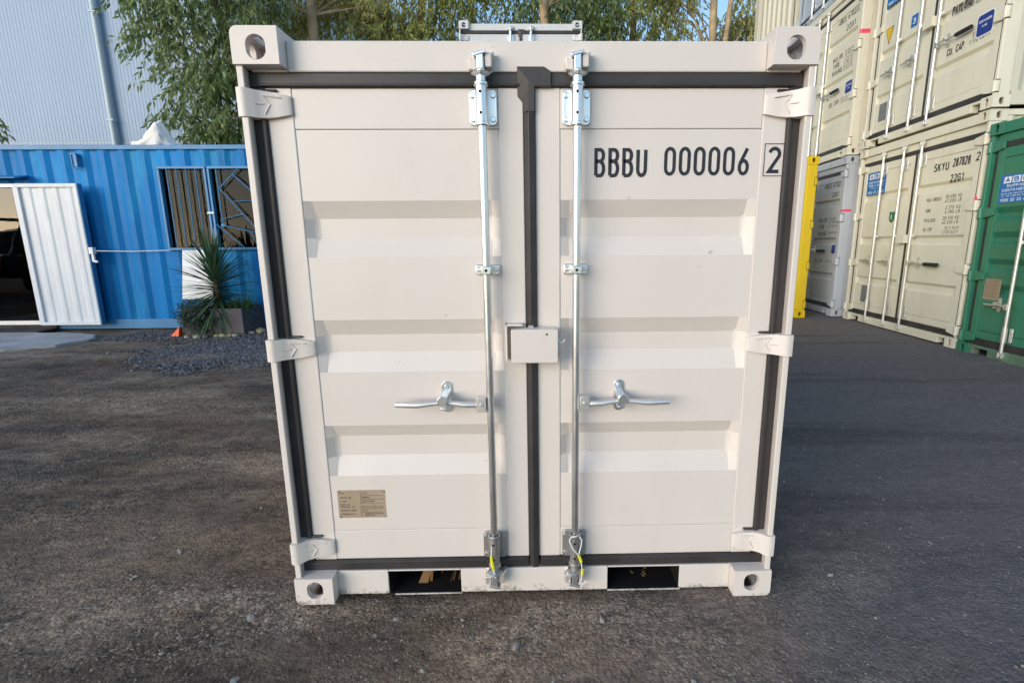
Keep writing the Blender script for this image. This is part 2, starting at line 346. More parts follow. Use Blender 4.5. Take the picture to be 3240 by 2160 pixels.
# ================================================================== SETTING
def make_ground():
    def axis(lo, hi, step, far):
        a = []; x = lo
        while x < hi + 1e-6: a.append(x); x += step
        s = step; x = lo; pre = []
        while x > -far: s *= 1.25; x -= s; pre.append(x)
        s = step; x = hi; post = []
        while x < far: s *= 1.25; x += s; post.append(x)
        return pre[::-1] + a + post
    xs = axis(-8.5, 6.0, .045, 400); ys = axis(-1.2, 8.5, .045, 400)
    vs = []
    for y in ys:
        for x in xs:
            fade = 1 if (-9 < x < 7 and -2 < y < 9) else 0
            z = -.004
            if fade:
                p = Vector((x, y, 0)); right = min(1, max(0, (x - .6) / 1.6)); amp = 1 - .70 * right
                z += amp * (.010 * noise.noise(p * 1.1) + .016 * noise.noise(Vector(((x + .53 * y) * .8, (y - .53 * x) * 3.6, 3))) + .009 * noise.noise(p * 7) + .006 * noise.noise(p * 17))
                if abs(x) < 1.0 and -.15 < y < 2.2: z = min(z, -.002)
            vs.append((x, y, z))
    n = len(xs); fs = [(j * n + i, j * n + i + 1, (j + 1) * n + i + 1, (j + 1) * n + i) for j in range(len(ys) - 1) for i in range(n - 1)]
    mb = MB(); mb.v = vs; mb.f = fs
    m, t, nn, l, p = new_mat('yard_dirt')
    tc = nn.new("ShaderNodeTexCoord"); sep = nn.new("ShaderNodeSeparateXYZ"); l.new(tc.outputs['Object'], sep.inputs[0])
    def rotated(scale, detail, rough, ang, st):
        tx = nn.new("ShaderNodeTexNoise"); tx.inputs['Scale'].default_value = scale; tx.inputs['Detail'].default_value = detail; tx.inputs['Roughness'].default_value = rough
        mp = nn.new("ShaderNodeMapping"); mp.inputs['Rotation'].default_value = (0, 0, R(ang)); mp.inputs['Scale'].default_value = st
        l.new(tc.outputs['Object'], mp.inputs[0]); l.new(mp.outputs[0], tx.inputs['Vector']); return tx.outputs['Fac']
    big = noise_tex(nn, l, .75, 6, .62); mid = rotated(2.6, 8, .68, -28, (.45, 1.7, 1)); trk = rotated(1.3, 5, .6, -28, (.22, 2.2, 1)); fine = noise_tex(nn, l, 60, 5, .7); med = noise_tex(nn, l, 14, 6, .7)
    c = mixc(nn, l, ramp(nn, l, big, .38, .62), (.135, .104, .081), (.285, .208, .142))
    c = mixc(nn, l, ramp(nn, l, trk, .50, .30), c, (.098, .080, .066))
    c = mixc(nn, l, ramp(nn, l, mid, .50, .82), c, (.42, .335, .26))
    c = mixc(nn, l, ramp(nn, l, med, .50, .28), c, (.078, .062, .052))
    # the asphalt-like right hand side of the yard
    ad = nn.new("ShaderNodeMath"); ad.operation = 'MULTIPLY_ADD'; l.new(big, ad.inputs[0]); ad.inputs[1].default_value = 2.6; l.new(sep.outputs[0], ad.inputs[2])
    asp = ramp(nn, l, ad.outputs[0], 1.3, 2.9)
    ca = mixc(nn, l, ramp(nn, l, med, .3, .7), (.142, .130, .130), (.188, .170, .170))
    ca = mixc(nn, l, ramp(nn, l, mid, .56, .80), ca, (.25, .222, .205))
    ca = mixc(nn, l, ramp(nn, l, trk, .46, .32), ca, (.104, .096, .098))
    c = mixc(nn, l, ramp(nn, l, fine, .66, .80), c, (.36, .33, .285))
    c0 = mixc(nn, l, ramp(nn, l, fine, .38, .26), c, (.030, .028, .028))
    def mult(c, src, a, b, lo, hi):
        k = nn.new("ShaderNodeMapRange"); k.inputs[1].default_value = a; k.inputs[2].default_value = b; k.inputs[3].default_value = lo; k.inputs[4].default_value = hi; l.new(src, k.inputs[0])
        v = nn.new("ShaderNodeVectorMath"); v.operation = 'SCALE'; l.new(c, v.inputs[0]); l.new(k.outputs[0], v.inputs['Scale']); return v.outputs[0]
    grain = noise_tex(nn, l, 150, 4, .75); lump = rotated(30, 5, .7, -28, (.6, 1.4, 1))
    def crumbs(scale, st=(1, 1, 1)):
        vt = nn.new("ShaderNodeTexVoronoi"); vt.inputs['Scale'].default_value = scale; vt.inputs['Randomness'].default_value = 1
        wz = nn.new("ShaderNodeVectorMath"); wz.operation = 'SCALE'; wz.inputs['Scale'].default_value = .03
        nz = nn.new("ShaderNodeTexNoise"); nz.inputs['Scale'].default_value = 25; l.new(tc.outputs['Object'], nz.inputs['Vector']); l.new(nz.outputs['Color'], wz.inputs[0])
        ad_ = nn.new("ShaderNodeVectorMath"); l.new(tc.outputs['Object'], ad_.inputs[0]); l.new(wz.outputs[0], ad_.inputs[1])
        mp = nn.new("ShaderNodeMapping"); mp.inputs['Scale'].default_value = st; l.new(ad_.outputs[0], mp.inputs[0]); l.new(mp.outputs[0], vt.inputs['Vector'])
        s3 = nn.new("ShaderNodeSeparateColor"); l.new(vt.outputs['Color'], s3.inputs[0]); return s3.outputs[0], s3.outputs[1], vt.outputs['Distance']
    r1, g1, d1 = crumbs(85); r2, g2, d2 = crumbs(190); r3, g3, d3 = crumbs(36, (1, 1.5, 1))
    pk = rotated(1.9, 4, .6, -28, (.5, 1.3, 1))     # loose against packed areas
    loose = ramp(nn, l, pk, .44, .60)
    cd = mult(c0, grain, .32, .68, .60, 1.40); cd = mult(cd, lump, .35, .66, .72, 1.28)
    cl_ = mult(cd, r1, 0, 1, .62, 1.40); cl_ = mult(cl_, r2, 0, 1, .62, 1.38); cl_ = mult(cl_, d1, .0, .75, 1.18, .70); cl_ = mult(cl_, r3, 0, 1, .80, 1.20)  # crumb edges darkened as well, crevice shade painted into the colour
    cl_ = mixc(nn, l, ramp(nn, l, g1, .965, .975), cl_, (.34, .30, .25)); cl_ = mixc(nn, l, ramp(nn, l, g2, .955, .965), cl_, (.40, .36, .30)); cl_ = mixc(nn, l, ramp(nn, l, g2, .06, .05), cl_, (.035, .032, .031))
    lf = nn.new("ShaderNodeMath"); lf.operation = 'MULTIPLY_ADD'; lf.inputs[1].default_value = .72; lf.inputs[2].default_value = .14; l.new(loose, lf.inputs[0])
    cd = mixc(nn, l, lf.outputs[0], cd, cl_)
    damp = rotated(.85, 6, .66, -28, (.7, 1.6, 1)); cd = mult(cd, damp, .40, .60, .60, 1.26)
    rust = noise_tex(nn, l, .95, 4, .6, stretch=(1, 1, 1.0)); cd = mixc(nn, l, ramp(nn, l, rust, .52, .70), cd, mult(mixc(nn, l, .35, cd, (.20, .125, .085)), damp, .40, .60, .85, 1.15))
    ca = mixc(nn, l, ramp(nn, l, g2, .975, .985), ca, (.33, .31, .29)); ca = mult(ca, r2, 0, 1, .88, 1.12)
    ca = mult(ca, grain, .30, .70, .80, 1.20); ca = mult(ca, lump, .35, .66, .88, 1.12)
    c = mixc(nn, l, asp, cd, ca)
    l.new(c, p.inputs['Base Color']); p.inputs['Roughness'].default_value = .9; p.inputs['Specular IOR Level'].default_value = .25
    b = nn.new("ShaderNodeBump"); b.inputs['Strength'].default_value = .75; b.inputs['Distance'].default_value = .012; l.new(fine, b.inputs['Height'])
    b2 = nn.new("ShaderNodeBump"); b2.inputs['Strength'].default_value = .6; b2.inputs['Distance'].default_value = .03; l.new(med, b2.inputs['Height']); l.new(b2.outputs[0], b.inputs['Normal'])
    b3 = nn.new("ShaderNodeBump"); b3.invert = True; b3.inputs['Strength'].default_value = .6; b3.inputs['Distance'].default_value = .010; l.new(d1, b3.inputs['Height']); l.new(b.outputs[0], b3.inputs['Normal'])
    l.new(b3.outputs[0], p.inputs['Normal'])
    o = mb.build('ground', m, fix=False); auto_smooth(o, 180); structure(o)
make_ground()

def warehouse():
    root = empty('warehouse', (-22, 15, 0)); tag(root, 'tall pale blue ribbed metal warehouse wall with a downpipe, behind the blue office', 'warehouse')
    x0, x1, H = -22, 13.0, 16.0
    prof = []; x = x0
    while x < x1:
        prof += [(x, 0), (x + .040, 0), (x + .050, -.0045), (x + .080, -.0045), (x + .090, 0)]; x += .105
    mb = MB(); mb.strip(prof, 'z', 0, H); mb.box(x1, x1 + .03, -.03, 20, 0, H); mb.box(x0, x1, .2, 20, H - .2, H)
    mb.build('wall', M['warehouse'], root, fix=False)
    MB().box(x0, x1, -.0125, -.0115, 4.38, 4.400).build('sheet_lap', M['pipe'], root)
    p = MB().tube([(9.07, -.12, 0), (9.07, -.12, H)], .085, 14)
    for z in (2, 5, 8, 11): p.box(8.97, 9.17, -.21, -.02, z, z + .05)
    auto_smooth(p.build('downpipe', M['pipe'], root))
warehouse()

# ================================================================== MAIN (small) CONTAINER
CW, CH, CL = .8255, 1.813, 1.98
def casting_mesh(sx, sz, back=False):
    # casting in local: outer corner at origin going inwards +x, +z (from outer), y depth
    w, h, d = .130, .098, .15
    pts = [(w, 0), (w, h), (0, h)] + [(.020 - .020 * math.cos(R(a)), .020 - .020 * math.sin(R(a))) for a in (0, 22, 45, 68, 90)]
    def T(p): return (sx * (-CW + p[0]), (0 if sz < 0 else CH) + (p[1] if sz < 0 else -p[1]))
    base = MB().prism([T(p) for p in pts], 'y', 0, d)
    cav = MB(); a = T((.018, .016)); b = T((w - .016, h - .016))
    cav.box(min(a[0], b[0]), max(a[0], b[0]), .020, d - .018, min(a[1], b[1]), max(a[1], b[1]))
    c = T((.068, .054)); hh = MB().prism([(c[0] + .0275 * p[0], c[1] + p[1]) for p in [(math.cos(R(q)), (.006 if 0 <= q <= 180 else -.006) + .0265 * math.sin(R(q))) for q in range(0, 360, 15)]], 'y', -.05, .05)
    cz = T((0, .05))[1]; sidex = sx * -CW
    sh = MB().prism([(.075 + .024 * math.cos(R(q)), cz + (.012 if q <= 180 else -.012) + .022 * math.sin(R(q))) for q in range(0, 360, 15)], 'x', sidex - .03 , sidex + .03)
    tz = 0 if sz < 0 else CH
    cx = T((.066, 0))[0]
    th = MB().prism([(cx + .026 * math.cos(R(q)), .078 + (.02 if q <= 180 else -.02) + .026 * math.sin(R(q))) for q in range(0, 360, 15)], 'z', tz - .03, tz + .03)
    me = boolean(base, [cav, hh, sh, th])
    if back: me.transform(Matrix.Translation((0, CL, 0)) @ Matrix.Scale(-1, 4, (0, 1, 0))); me.flip_normals()
    return me

def mini_container():
    root = empty('shipping_container')
    P = M['cream']
    for sx in (1, -1):
        for sz in (1, -1):
            for bk in (False, True):
                o = link('corner_casting', casting_mesh(sx, sz, bk), P if sz > 0 else M['cream_low'], root, bevel=.0025)
        # corner post: J profile
        x = lambda v: sx * -v
        prof = [(.8225, .008), (.8225, .14), (.790, .14), (.790, .065), (.813, .065), (.812, .050), (.803, .008)]
        mb = MB()
        for z0, z1 in ((.098, .1505), (.2275, .8605), (.9305, 1.5805), (1.6555, 1.715)):
            mb.prism([(x(a), b) for a, b in prof], 'z', z0, z1)
        mb.prism([(x(a), b) for a, b in [(.820, .012), (.820, .138), (.792, .138), (.792, .066), (.814, .066), (.813, .052), (.806, .012)]], 'z', .1, 1.714)
        mb.build('corner_post', P, root, bevel=.003)
        MB().box(*sorted((x(.8225), x(.76))), CL - .10, CL - .01, .098, 1.715).build('corner_post', P, root, bevel=.004)
        # side wall, corrugated
        pr = []; y = .14
        while y < CL - .12:
            pr += [(x(.812), y), (x(.812), y + .07), (x(.785), y + .10), (x(.785), y + .17)]; y += .20
        mb = MB().strip(pr, 'z', .10, 1.76); mb.box(*sorted((x(.822), x(.77))), .15, CL - .15, .03, .10); mb.box(*sorted((x(.822), x(.775))), .15, CL - .15, 1.745, 1.80)
        mb.build('side_wall', P, root, fix=False)
    mb = MB().box(-.695, .695, .045, .11, 1.709, 1.792); mb.box(-.80, -.696, .046, .11, 1.709, 1.745); mb.box(.696, .80, .046, .11, 1.709, 1.745)
    mb.build('header_rail', P, root, bevel=.004)
    # sill with two fork pockets
    mb = MB()
    for a, b in ((-.695, -.519), (-.263, .258), (.516, .695)): mb.box(a, b, .045, .10, .003, .0955)
    for a, b in ((-.519, -.263), (.258, .516)):
        mb.box(a, b, .0465, .06, .0895, .0945); mb.box(a + (.02 if a < 0 else 0), b + .004, .0435, .050, -.003, .0015)
        pass
    mb.build('sill_rail', M['cream_low'], root, bevel=.003)
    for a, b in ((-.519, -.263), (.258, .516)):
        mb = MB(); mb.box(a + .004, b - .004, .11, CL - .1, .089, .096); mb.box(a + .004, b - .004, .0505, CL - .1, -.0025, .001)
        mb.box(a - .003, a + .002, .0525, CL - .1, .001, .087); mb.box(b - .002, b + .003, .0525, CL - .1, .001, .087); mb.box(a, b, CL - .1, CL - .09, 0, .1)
        mb.build('fork_pocket', M['dark'], root)  # tunnel faces coloured near black for the shade inside the pocket
    MB().box(-.78, .78, .12, CL - .02, 1.765, 1.775).build('roof', P, root)
    MB().box(-.76, .76, CL - .06, CL - .02, .10, 1.75).box(-.69, .69, CL - .06, CL - .005, .01, .098).box(-.69, .69, CL - .06, CL - .005, 1.715, 1.79).build('rear_wall', P, root, bevel=.004)
    MB().box(-.76, .76, .13, CL - .07, .10, .13).build('floor_deck', M['timber'], root)
    grooves = [(1.351, 1.299, 1.240, 1.181), (.984, .932, .875, .812), (.629, .583, .513, .449)]
    for side in (-1, 1):
        if side < 0: X0, X1, A, B = -.7725, -.020, -.696, -.094
        else: X0, X1, A, B = .0155, .7725, .090, .700
        mb = MB()
        mb.box(X0, A, .055, .105, .135, 1.669); mb.box(B, X1, .055, .105, .135, 1.669)
        mb.box(A, B, .0565, .105, 1.5555, 1.6685); mb.box(A, B, .0565, .105, .1355, .2455)
        door = mb.build('door', P, root, bevel=.003)
        f, d = .0580, .026
        pr = [(f, .2465, 0)]
        for z0, z1, z2, z3 in grooves[::-1]: pr += [(f, z3, 0), (f, z2, 1), (f, z1, 1), (f, z0, 0)]
        pr += [(f, 1.5545, 0)]
        xs = [(A + .0006, 0), (A + .028, 1), (B - .028, 1), (B - .0006, 0)]
        mb = MB(); npf = len(pr); mb.v = [(xx, yy + d * k * g_, zz) for xx, g_ in xs for yy, zz, k in pr]
        mb.f = [(a * npf + b, (a + 1) * npf + b, (a + 1) * npf + b + 1, a * npf + b + 1) for a in range(3) for b in range(npf - 1)]
        o = mb.build('door_panel', P, door, bevel=.010, seg=3, fix=False); auto_smooth(o, 12)
        # gasket
        g = MB(); s = side
        def bx(a, b, c, e, y0=.050): g.box(min(a, b), max(a, b), y0, .075, c, e)
        bx(s * .7725, s * .812, .1345, 1.6695); bx(s * .812, s * .0215, 1.6695, 1.7085, .049); bx(s * .812, s * .0205, .0965, .1345, .049)
        # moulded lip lines
        g.box(min(s * .773, s * .786), max(s * .773, s * .786), .043, .052, .14, 1.665); g.box(min(s * .785, s * .03), max(s * .785, s * .03), .043, .051, 1.671, 1.679)
        g.box(min(s * .785, s * .03), max(s * .785, s * .03), .043, .051, .125, .132)
        g.build('gasket', M['rubber'], door, bevel=.004, seg=3)
        if side > 0:
            g = MB(); g.prism([(-.0195, .058), (-.017, .050), (-.004, .038), (.013, .043), (.015, .052), (.015, .08), (-.0195, .08)], 'z', .100, 1.60)
            o = g.build('centre_gasket', M['rubber'], door, bevel=.002)
            g = MB(); a_ = [(-.034, 1.722), (.042, 1.722), (.063, 1.709), (.063, 1.668), (.0155, 1.668), (.0155, 1.60), (-.004, 1.60), (-.004, 1.685)]
            g.add([(x_, .038 if z_ > 1.66 else .041, z_) for x_, z_ in a_] + [(x_, .056, z_) for x_, z_ in a_] + [(-.0195, .053, 1.60), (-.0205, .053, 1.627), (-.036, .054, 1.645), (-.036, .050, 1.722)],
                  [tuple(range(8)), tuple(range(15, 7, -1))] + [(k, k + 8, (k + 1) % 8 + 8, (k + 1) % 8) for k in range(8)] + [(0, 7, 18, 19), (7, 6, 16, 17), (7, 17, 18)])
            g.build('gasket_flap', M['rubber'], door, bevel=.0025, seg=2)
        for zt, zb in ((1.658, 1.580), (.930, .861), (.227, .151)):
            h = MB(); zc = (zt + zb) / 2; k = (zt - zb) / 2
            secs = [(.829, .030, 1.0), (.829, .006, 1.0), (.815, .0015, 1.0), (.803, .004, .98), (.785, .026, .96), (.762, .036, .92), (.735, .040, .84), (.704, .0415, .68), (.697, .047, .64)]
            vs = []; 
            for X, Y, q in secs: vs += [(s * X, Y, zc + k * q), (s * X, Y, zc - k * q), (s * X, .0545 if X < .8 else .06, zc + k * q), (s * X, .0545 if X < .8 else .06, zc - k * q)]
            fs = []
            for i in range(len(secs) - 1):
                a = 4 * i; b = a + 4
                fs += [(a, b, b + 1, a + 1), (a, a + 2, b + 2, b), (a + 1, b + 1, b + 3, a + 3)]
            fs += [(0, 1, 3, 2), (len(vs) - 4, len(vs) - 2, len(vs) - 1, len(vs) - 3)]
            h.add(vs, fs)
            # raised chevron marks
            for (xa, za), (xb, zb2) in (((.772, .62), (.752, .0)), ((.752, 0), (.768, -.68)), ((.79, .02), (.768, 0.02)), ((.772, .66), (.722, .50))):
                p0 = Vector((s * xa, .0, zc + k * za)); p1 = Vector((s * xb, .0, zc + k * zb2))
                yv = lambda X: .036 - .0008 if X > .755 else .0385
                p0.y = .0325 if xa > .765 else .037; p1.y = .0325 if xb > .765 else .0385
                if xa > .785: p0.y = .021; p1.y = .033
                h.tube([p0, p1], .0022, 6)
            o = h.build('hinge', P, door, bevel=.003, seg=2); auto_smooth(o, 50)
            MB().box(min(s * .79, s * .735), max(s * .79, s * .735), .046, .056, zt - .001, zt + .006).build('hinge_seal', M['rubber'], door, bevel=.003)
        if side > 0:
            t = MB(); text(t, "BBBU", .199, 1.4165, .085, .151, .125, y=.0572, gap=.39)
            t.build('owner_code', M['ink'], door, fix=False); t = MB()
            text(t, "000006", .412, 1.4205, .084, .252, .122, y=.0572, gap=.345)
            t.build('serial_number', M['ink'], door, fix=False); t = MB()
            text(t, "2", .7275, 1.4265, .077, .032, .135, y=.0541)
            for a, b, c, e in ((.712, .774, 1.5105, 1.5125), (.712, .774, 1.4175, 1.4195)): t.box(a, b, .0532, .0540, c, e)
            for a, b in ((.7115, .7135), (.772, .774)): t.box(a, b, .0533, .0541, 1.4178, 1.5122)
            t.build('check_digit', M['ink'], door, fix=False)
        # ---- locking bar
        xr = s * .138
        mb = MB().tube([(xr, .012, .085), (xr, .012, 1.735)], .0125, 16)
        bar = auto_smooth(mb.build('locking_bar', M['galv'], root))
        def bracket(zc, hh, dull, sl):
            b = MB(); y = .0535
            b.rrect(xr - .041, xr + .041, zc - hh, zc + hh, .012, y - .006, y)
            for dx in (-.030, .030):
                for dz in (-hh + .016, hh - .016): b.disc(xr + dx, zc + dz, .008, y - .012, y - .005)
            b.box(xr - .016, xr + .016, .012, y - .005, zc - hh + .008, zc + hh - .008)
            b.tube([(xr, .012, zc - sl), (xr, .012, zc + sl)], .0175, 16)
            for e in (-sl, sl - .010): b.tube([(xr, .012, zc + e), (xr, .012, zc + e + .010)], .0205, 16)
            auto_smooth(b.build('bar_bracket', M['galv_dull' if dull else 'galv'], bar, bevel=.0015), 30)
            for dz in (-.026, .03): MB().disc(xr - .002, zc + dz, .0042, -.0062, -.004).build('pin_hole', M['dark'], bar)  # surface discs whose black colour gives the shade of a hole
        bracket(1.613, .049, False, .058); bracket(.188, .050, True, .060)
        b = MB(); b.rrect(xr - .038, xr + .038, 1.124, 1.157, .007, .048, .0540 + .0065)
        b.box(xr - .016, xr + .016, -.004, .048, 1.127, 1.154)
        for dx in (-.027, .027): b.disc(xr + dx, 1.1405, .007, .042, .049)
        auto_smooth(b.build('bar_guide', M['galv'], bar, bevel=.003), 30)
        MB().disc(xr, 1.140, .0042, -.006, -.0035).build('pin_hole', M['dark'], bar)
        # cams and keepers
        for zc, up, dl in ((1.722, 1, False), (.078, -1, True)):
            b = MB(); mm = M['galv_dull' if dl else 'galv']
            b.tube([(xr, .012, zc - up * .070), (xr, .012, zc - up * .018)], .0145, 14)
            b.tube([(xr, .012, zc - up * .034), (xr, .012, zc - up * .028)], [.018, .030], 8); b.tube([(xr, .012, zc - up * .028), (xr, .012, zc - up * .022)], [.030, .016], 8)
            b.box(xr - .010, xr + .009, -.004, .028, zc - .020, zc + .024)
            b.prism([(xr - .022, zc + up * .020), (xr + .016, zc + up * .030), (xr + .018, zc + up * .022), (xr - .018, zc + up * .012)], 'y', -.006, .03)
            o = b.build('cam', mm, bar, bevel=.002)
            k = MB(); k.box(xr - .034, xr + .032, .036, .046, zc - .018, zc + .026)
            k.box(xr - .034, xr - .013, .008, .046, zc - .018, zc + .012); k.box(xr + .013, xr + .032, .004, .046, zc - .012, zc + .026)
            k.prism([(xr + .014, zc + .0265), (xr + .030, zc + .0265), (xr + .038, zc + .034), (xr + .034, zc + .012), (xr + .022, zc - .012)], 'y', .012, .044)
            k.prism([(xr - .036, zc + .004), (xr - .020, zc + .024), (xr - .012, zc + .010), (xr - .022, zc - .020)], 'y', .014, .044)
            k.build('cam_keeper', P if not dl else M['galv_old'], root, bevel=.003)
        # handle
        hs = s; hz = .715
        b = MB(); b.box(min(xr + hs * .012, xr + hs * .042), max(xr + hs * .012, xr + hs * .042), -.006, .026, hz - .024, hz + .024)
        b.disc(xr + hs * .027, hz + .002, .006, -.010, -.005)
        path = [(xr + hs * .040, .008, hz - .003), (xr + hs * .085, .004, hz - .001), (xr + hs * .115, .004, hz + .004), (xr + hs * .150, .004, hz + .007), (xr + hs * .185, .002, hz + .005), (xr + hs * .215, .000, hz + .002), (xr + hs * .235, .000, hz + .001), (xr + hs * .301, -.002, hz + .004)]
        b.tube(path, [.0105, .0105, .0085, .0085, .0085, .0095, .0115, .0095], 8)
        hd = auto_smooth(b.build('handle', M['galv_old'], bar, bevel=.0015), 40)
        c = MB(); cx = xr + hs * .146
        c.rrect(cx - .017, cx + .017, hz - .042, hz + .064, .016, .052, .0575)
        c.disc(cx, hz + .046, .008, .046, .053); c.disc(cx, hz - .027, .007, .046, .053)
        c.box(cx - .012, cx + .012, -.012, .052, hz + .012, hz + .03); c.disc(cx + hs * .004, hz + .016, .017, -.014, -.006)
        c.box(cx - .012, cx + .012, -.006, .052, hz - .016, hz - .008)
        auto_smooth(c.build('handle_catch', M['galv'], door, bevel=.002), 30)
    # lock box
    lb = MB()
    prof = [(-.066, .853), (.080, .853), (.080, .959), (-.066, .959)]
    lb.prism(rr(-.066, .080, .853, .959, .004), 'y', -.012, -.007)
    lb.box(-.066, -.061, -.007, .04, .854, .958); lb.box(.075, .080, -.007, .040, .854, .958); lb.box(-.060, .074, -.007, .045, .954, .9585)
    o = lb.build('lock_box', P, root, bevel=.002)
    MB().box(-.085, -.079, .012, .054, .853, .972).box(-.085, -.030, .012, .054, .966, .972).build('lock_bracket', P, o, bevel=.0015)
    MB().disc(.045, .944, .003, -.0135, -.0115).build('keyhole', M['dark'], o); MB().box(-.012, .004, .02, .035, .957, .967).build('lock_bolt', M['galv_dull'], o)
    MB().tube([(.080, .03, .932), (.083, .02, .918), (.090, .012, .912), (.098, .008, .916), (.103, .006, .924)], .0024, 8).build('lock_hook', M['seal_white'], o)
    # data plate
    pl = MB().rrect(-.676, -.512, .2925, .3965, .004, .0575, .0600).build('data_plate', M['brass'], root, bevel=.001)
    for x, z in ((-.670, .298), (-.518, .298), (-.518, .391), (-.670, .391)): MB().disc(x, z, .0035, .0555, .0580).build('rivet', M['galv'], pl)
    t = MB(); y = .0571
    rows = [("TYPE", "1 6FT", .381), ("SERIES NO.", "000006", .366), ("OWNER", "CONTAINERS", .352), ("IDENT NO.", "", .340), ("APPROVAL NO.", "DATE OF TEST 2022", .331), ("MANUFACTURER", "0622", .318), ("APPROVED BY", "", .304)]
    for a, b, z in rows:
        text(t, a, -.667, z, .0058, None, .15, y=y)
        if b: text(t, b, -.592, z, .0058, None, .15, y=y)
    text(t, "APPROVED FOR CARGO", -.586, .306, .0048, None, .15, y=y); text(t, "UNDER SEAL", -.586, .299, .0048, None, .15, y=y)
    t.box(-.598, -.597, y, y + .0004, .296, .393)
    for z in (.375, .361, .347, .326, .313): t.box(-.596, -.519, y, y + .0003, z, z + .0012)
    t.build('plate_lettering', M['plate_ink'], pl, fix=False)
    return root
mini = mini_container()
tag(mini, 'small cream container in the foreground with BBBU 000006 2 lettered on its doors', 'container')

# seals on the lower locking bars
s1 = MB().tube([(-.146, -.006, .215), (-.148, -.0085, .17), (-.141, -.009, .13), (-.136, -.006, .095)], .0022, 8)
o = s1.build('cable_seal', M['seal_white']); tag(o, 'yellow tagged wire seal lying on the left door bar bracket of the near container', 'seal', 'wire seals on the near container')
MB().tube([(-.148, -.010, .178), (-.1445, -.0112, .150), (-.141, -.0105, .130)], [.0050, .0058, .0050], 8).build('seal_tag', M['seal_yellow'], o)
s2 = MB().tube([(.151, .005, .247), (.142, -.010, .250), (.124, -.009, .246), (.118, -.007, .232), (.128, -.010, .205), (.146, -.012, .182), (.158, -.011, .155), (.162, -.008, .12), (.161, -.004, .085), (.150, -.006, .066), (.172, -.004, .064), (.176, .0, .072)], .0021, 8)
s2.tube([(.151, .0, .245), (.160, -.006, .232), (.157, -.009, .21), (.150, -.012, .185)], .0021, 8)
o = s2.build('cable_seal', M['seal_white']); tag(o, 'looped white wire seal with yellow sleeve on the right door bar of the near container', 'seal', 'wire seals on the near container')
MB().tube([(.1505, -.0125, .178), (.158, -.0125, .155)], .0052, 8).build('seal_tag', M['seal_yellow'], o); MB().tube([(.1625, -.0095, .125), (.1625, -.007, .105)], .0052, 8).build('seal_tag', M['seal_yellow'], o)
g = MB(); rg = random.Random(3)
g.add([(-.430, .10, 0), (-.395, .10, 0), (-.372, .13, .084), (-.392, .13, .086)], [(0, 1, 2, 3)])
for i in range(24):
    x = rg.gauss(-.385, .012) if i % 3 == 0 else rg.uniform(-.37, -.275); y = rg.uniform(.10, .26); h = rg.uniform(.02, .085); a = rg.uniform(0, .03); w_ = rg.uniform(.004, .011)
    g.add([(x, y, 0), (x + w_, y + .004, 0), (x + a + w_ * .7, y + .012, h), (x + a, y + .01, h * .9)], [(0, 1, 2, 3)])
for i in range(5):
    x = rg.uniform(.30, .47); y = rg.uniform(.09, .16); h = rg.uniform(.004, .02); a = rg.uniform(-.02, .02)
    g.add([(x, y, 0), (x + .012, y, 0), (x + a, y + .01, h)], [(0, 1, 2)])
tag(g.build('dry_grass', M['straw'], fix=False), 'dry straw caught in the fork pockets of the near container', 'grass', kind='stuff')

# the small containers behind
grp_mini = 'small cream containers with two door bars'
sup = copy_tree(mini); sup.location = (-.012, 5.75, 0); sup.scale = (1.2835,) * 3
tag(sup, 'larger cream container hidden behind the near one, carrying a smaller container on its roof', 'container')
top = copy_tree(mini); top.location = (-.152, 5.75, 2.327)
tag(top, 'small whitish container stacked high, its top peeking over the near container roof', 'container')
def repaint(o, a, b):
    for s in o.material_slots:
        if s.material == a: s.link = 'OBJECT'; s.material = b
    for c in o.children: repaint(c, a, b)
repaint(top, M['cream'], M['white_box']); repaint(top, M['cream_low'], M['white_box'])
def drop(o, names):
    for c in list(o.children):
        if c.name.split('.')[0] in names: 
            for d in list(c.children): bpy.data.objects.remove(d)
            bpy.data.objects.remove(c)
        else: drop(c, names)
for o in (sup, top): drop(o, ('owner_code', 'serial_number', 'check_digit', 'data_plate'))

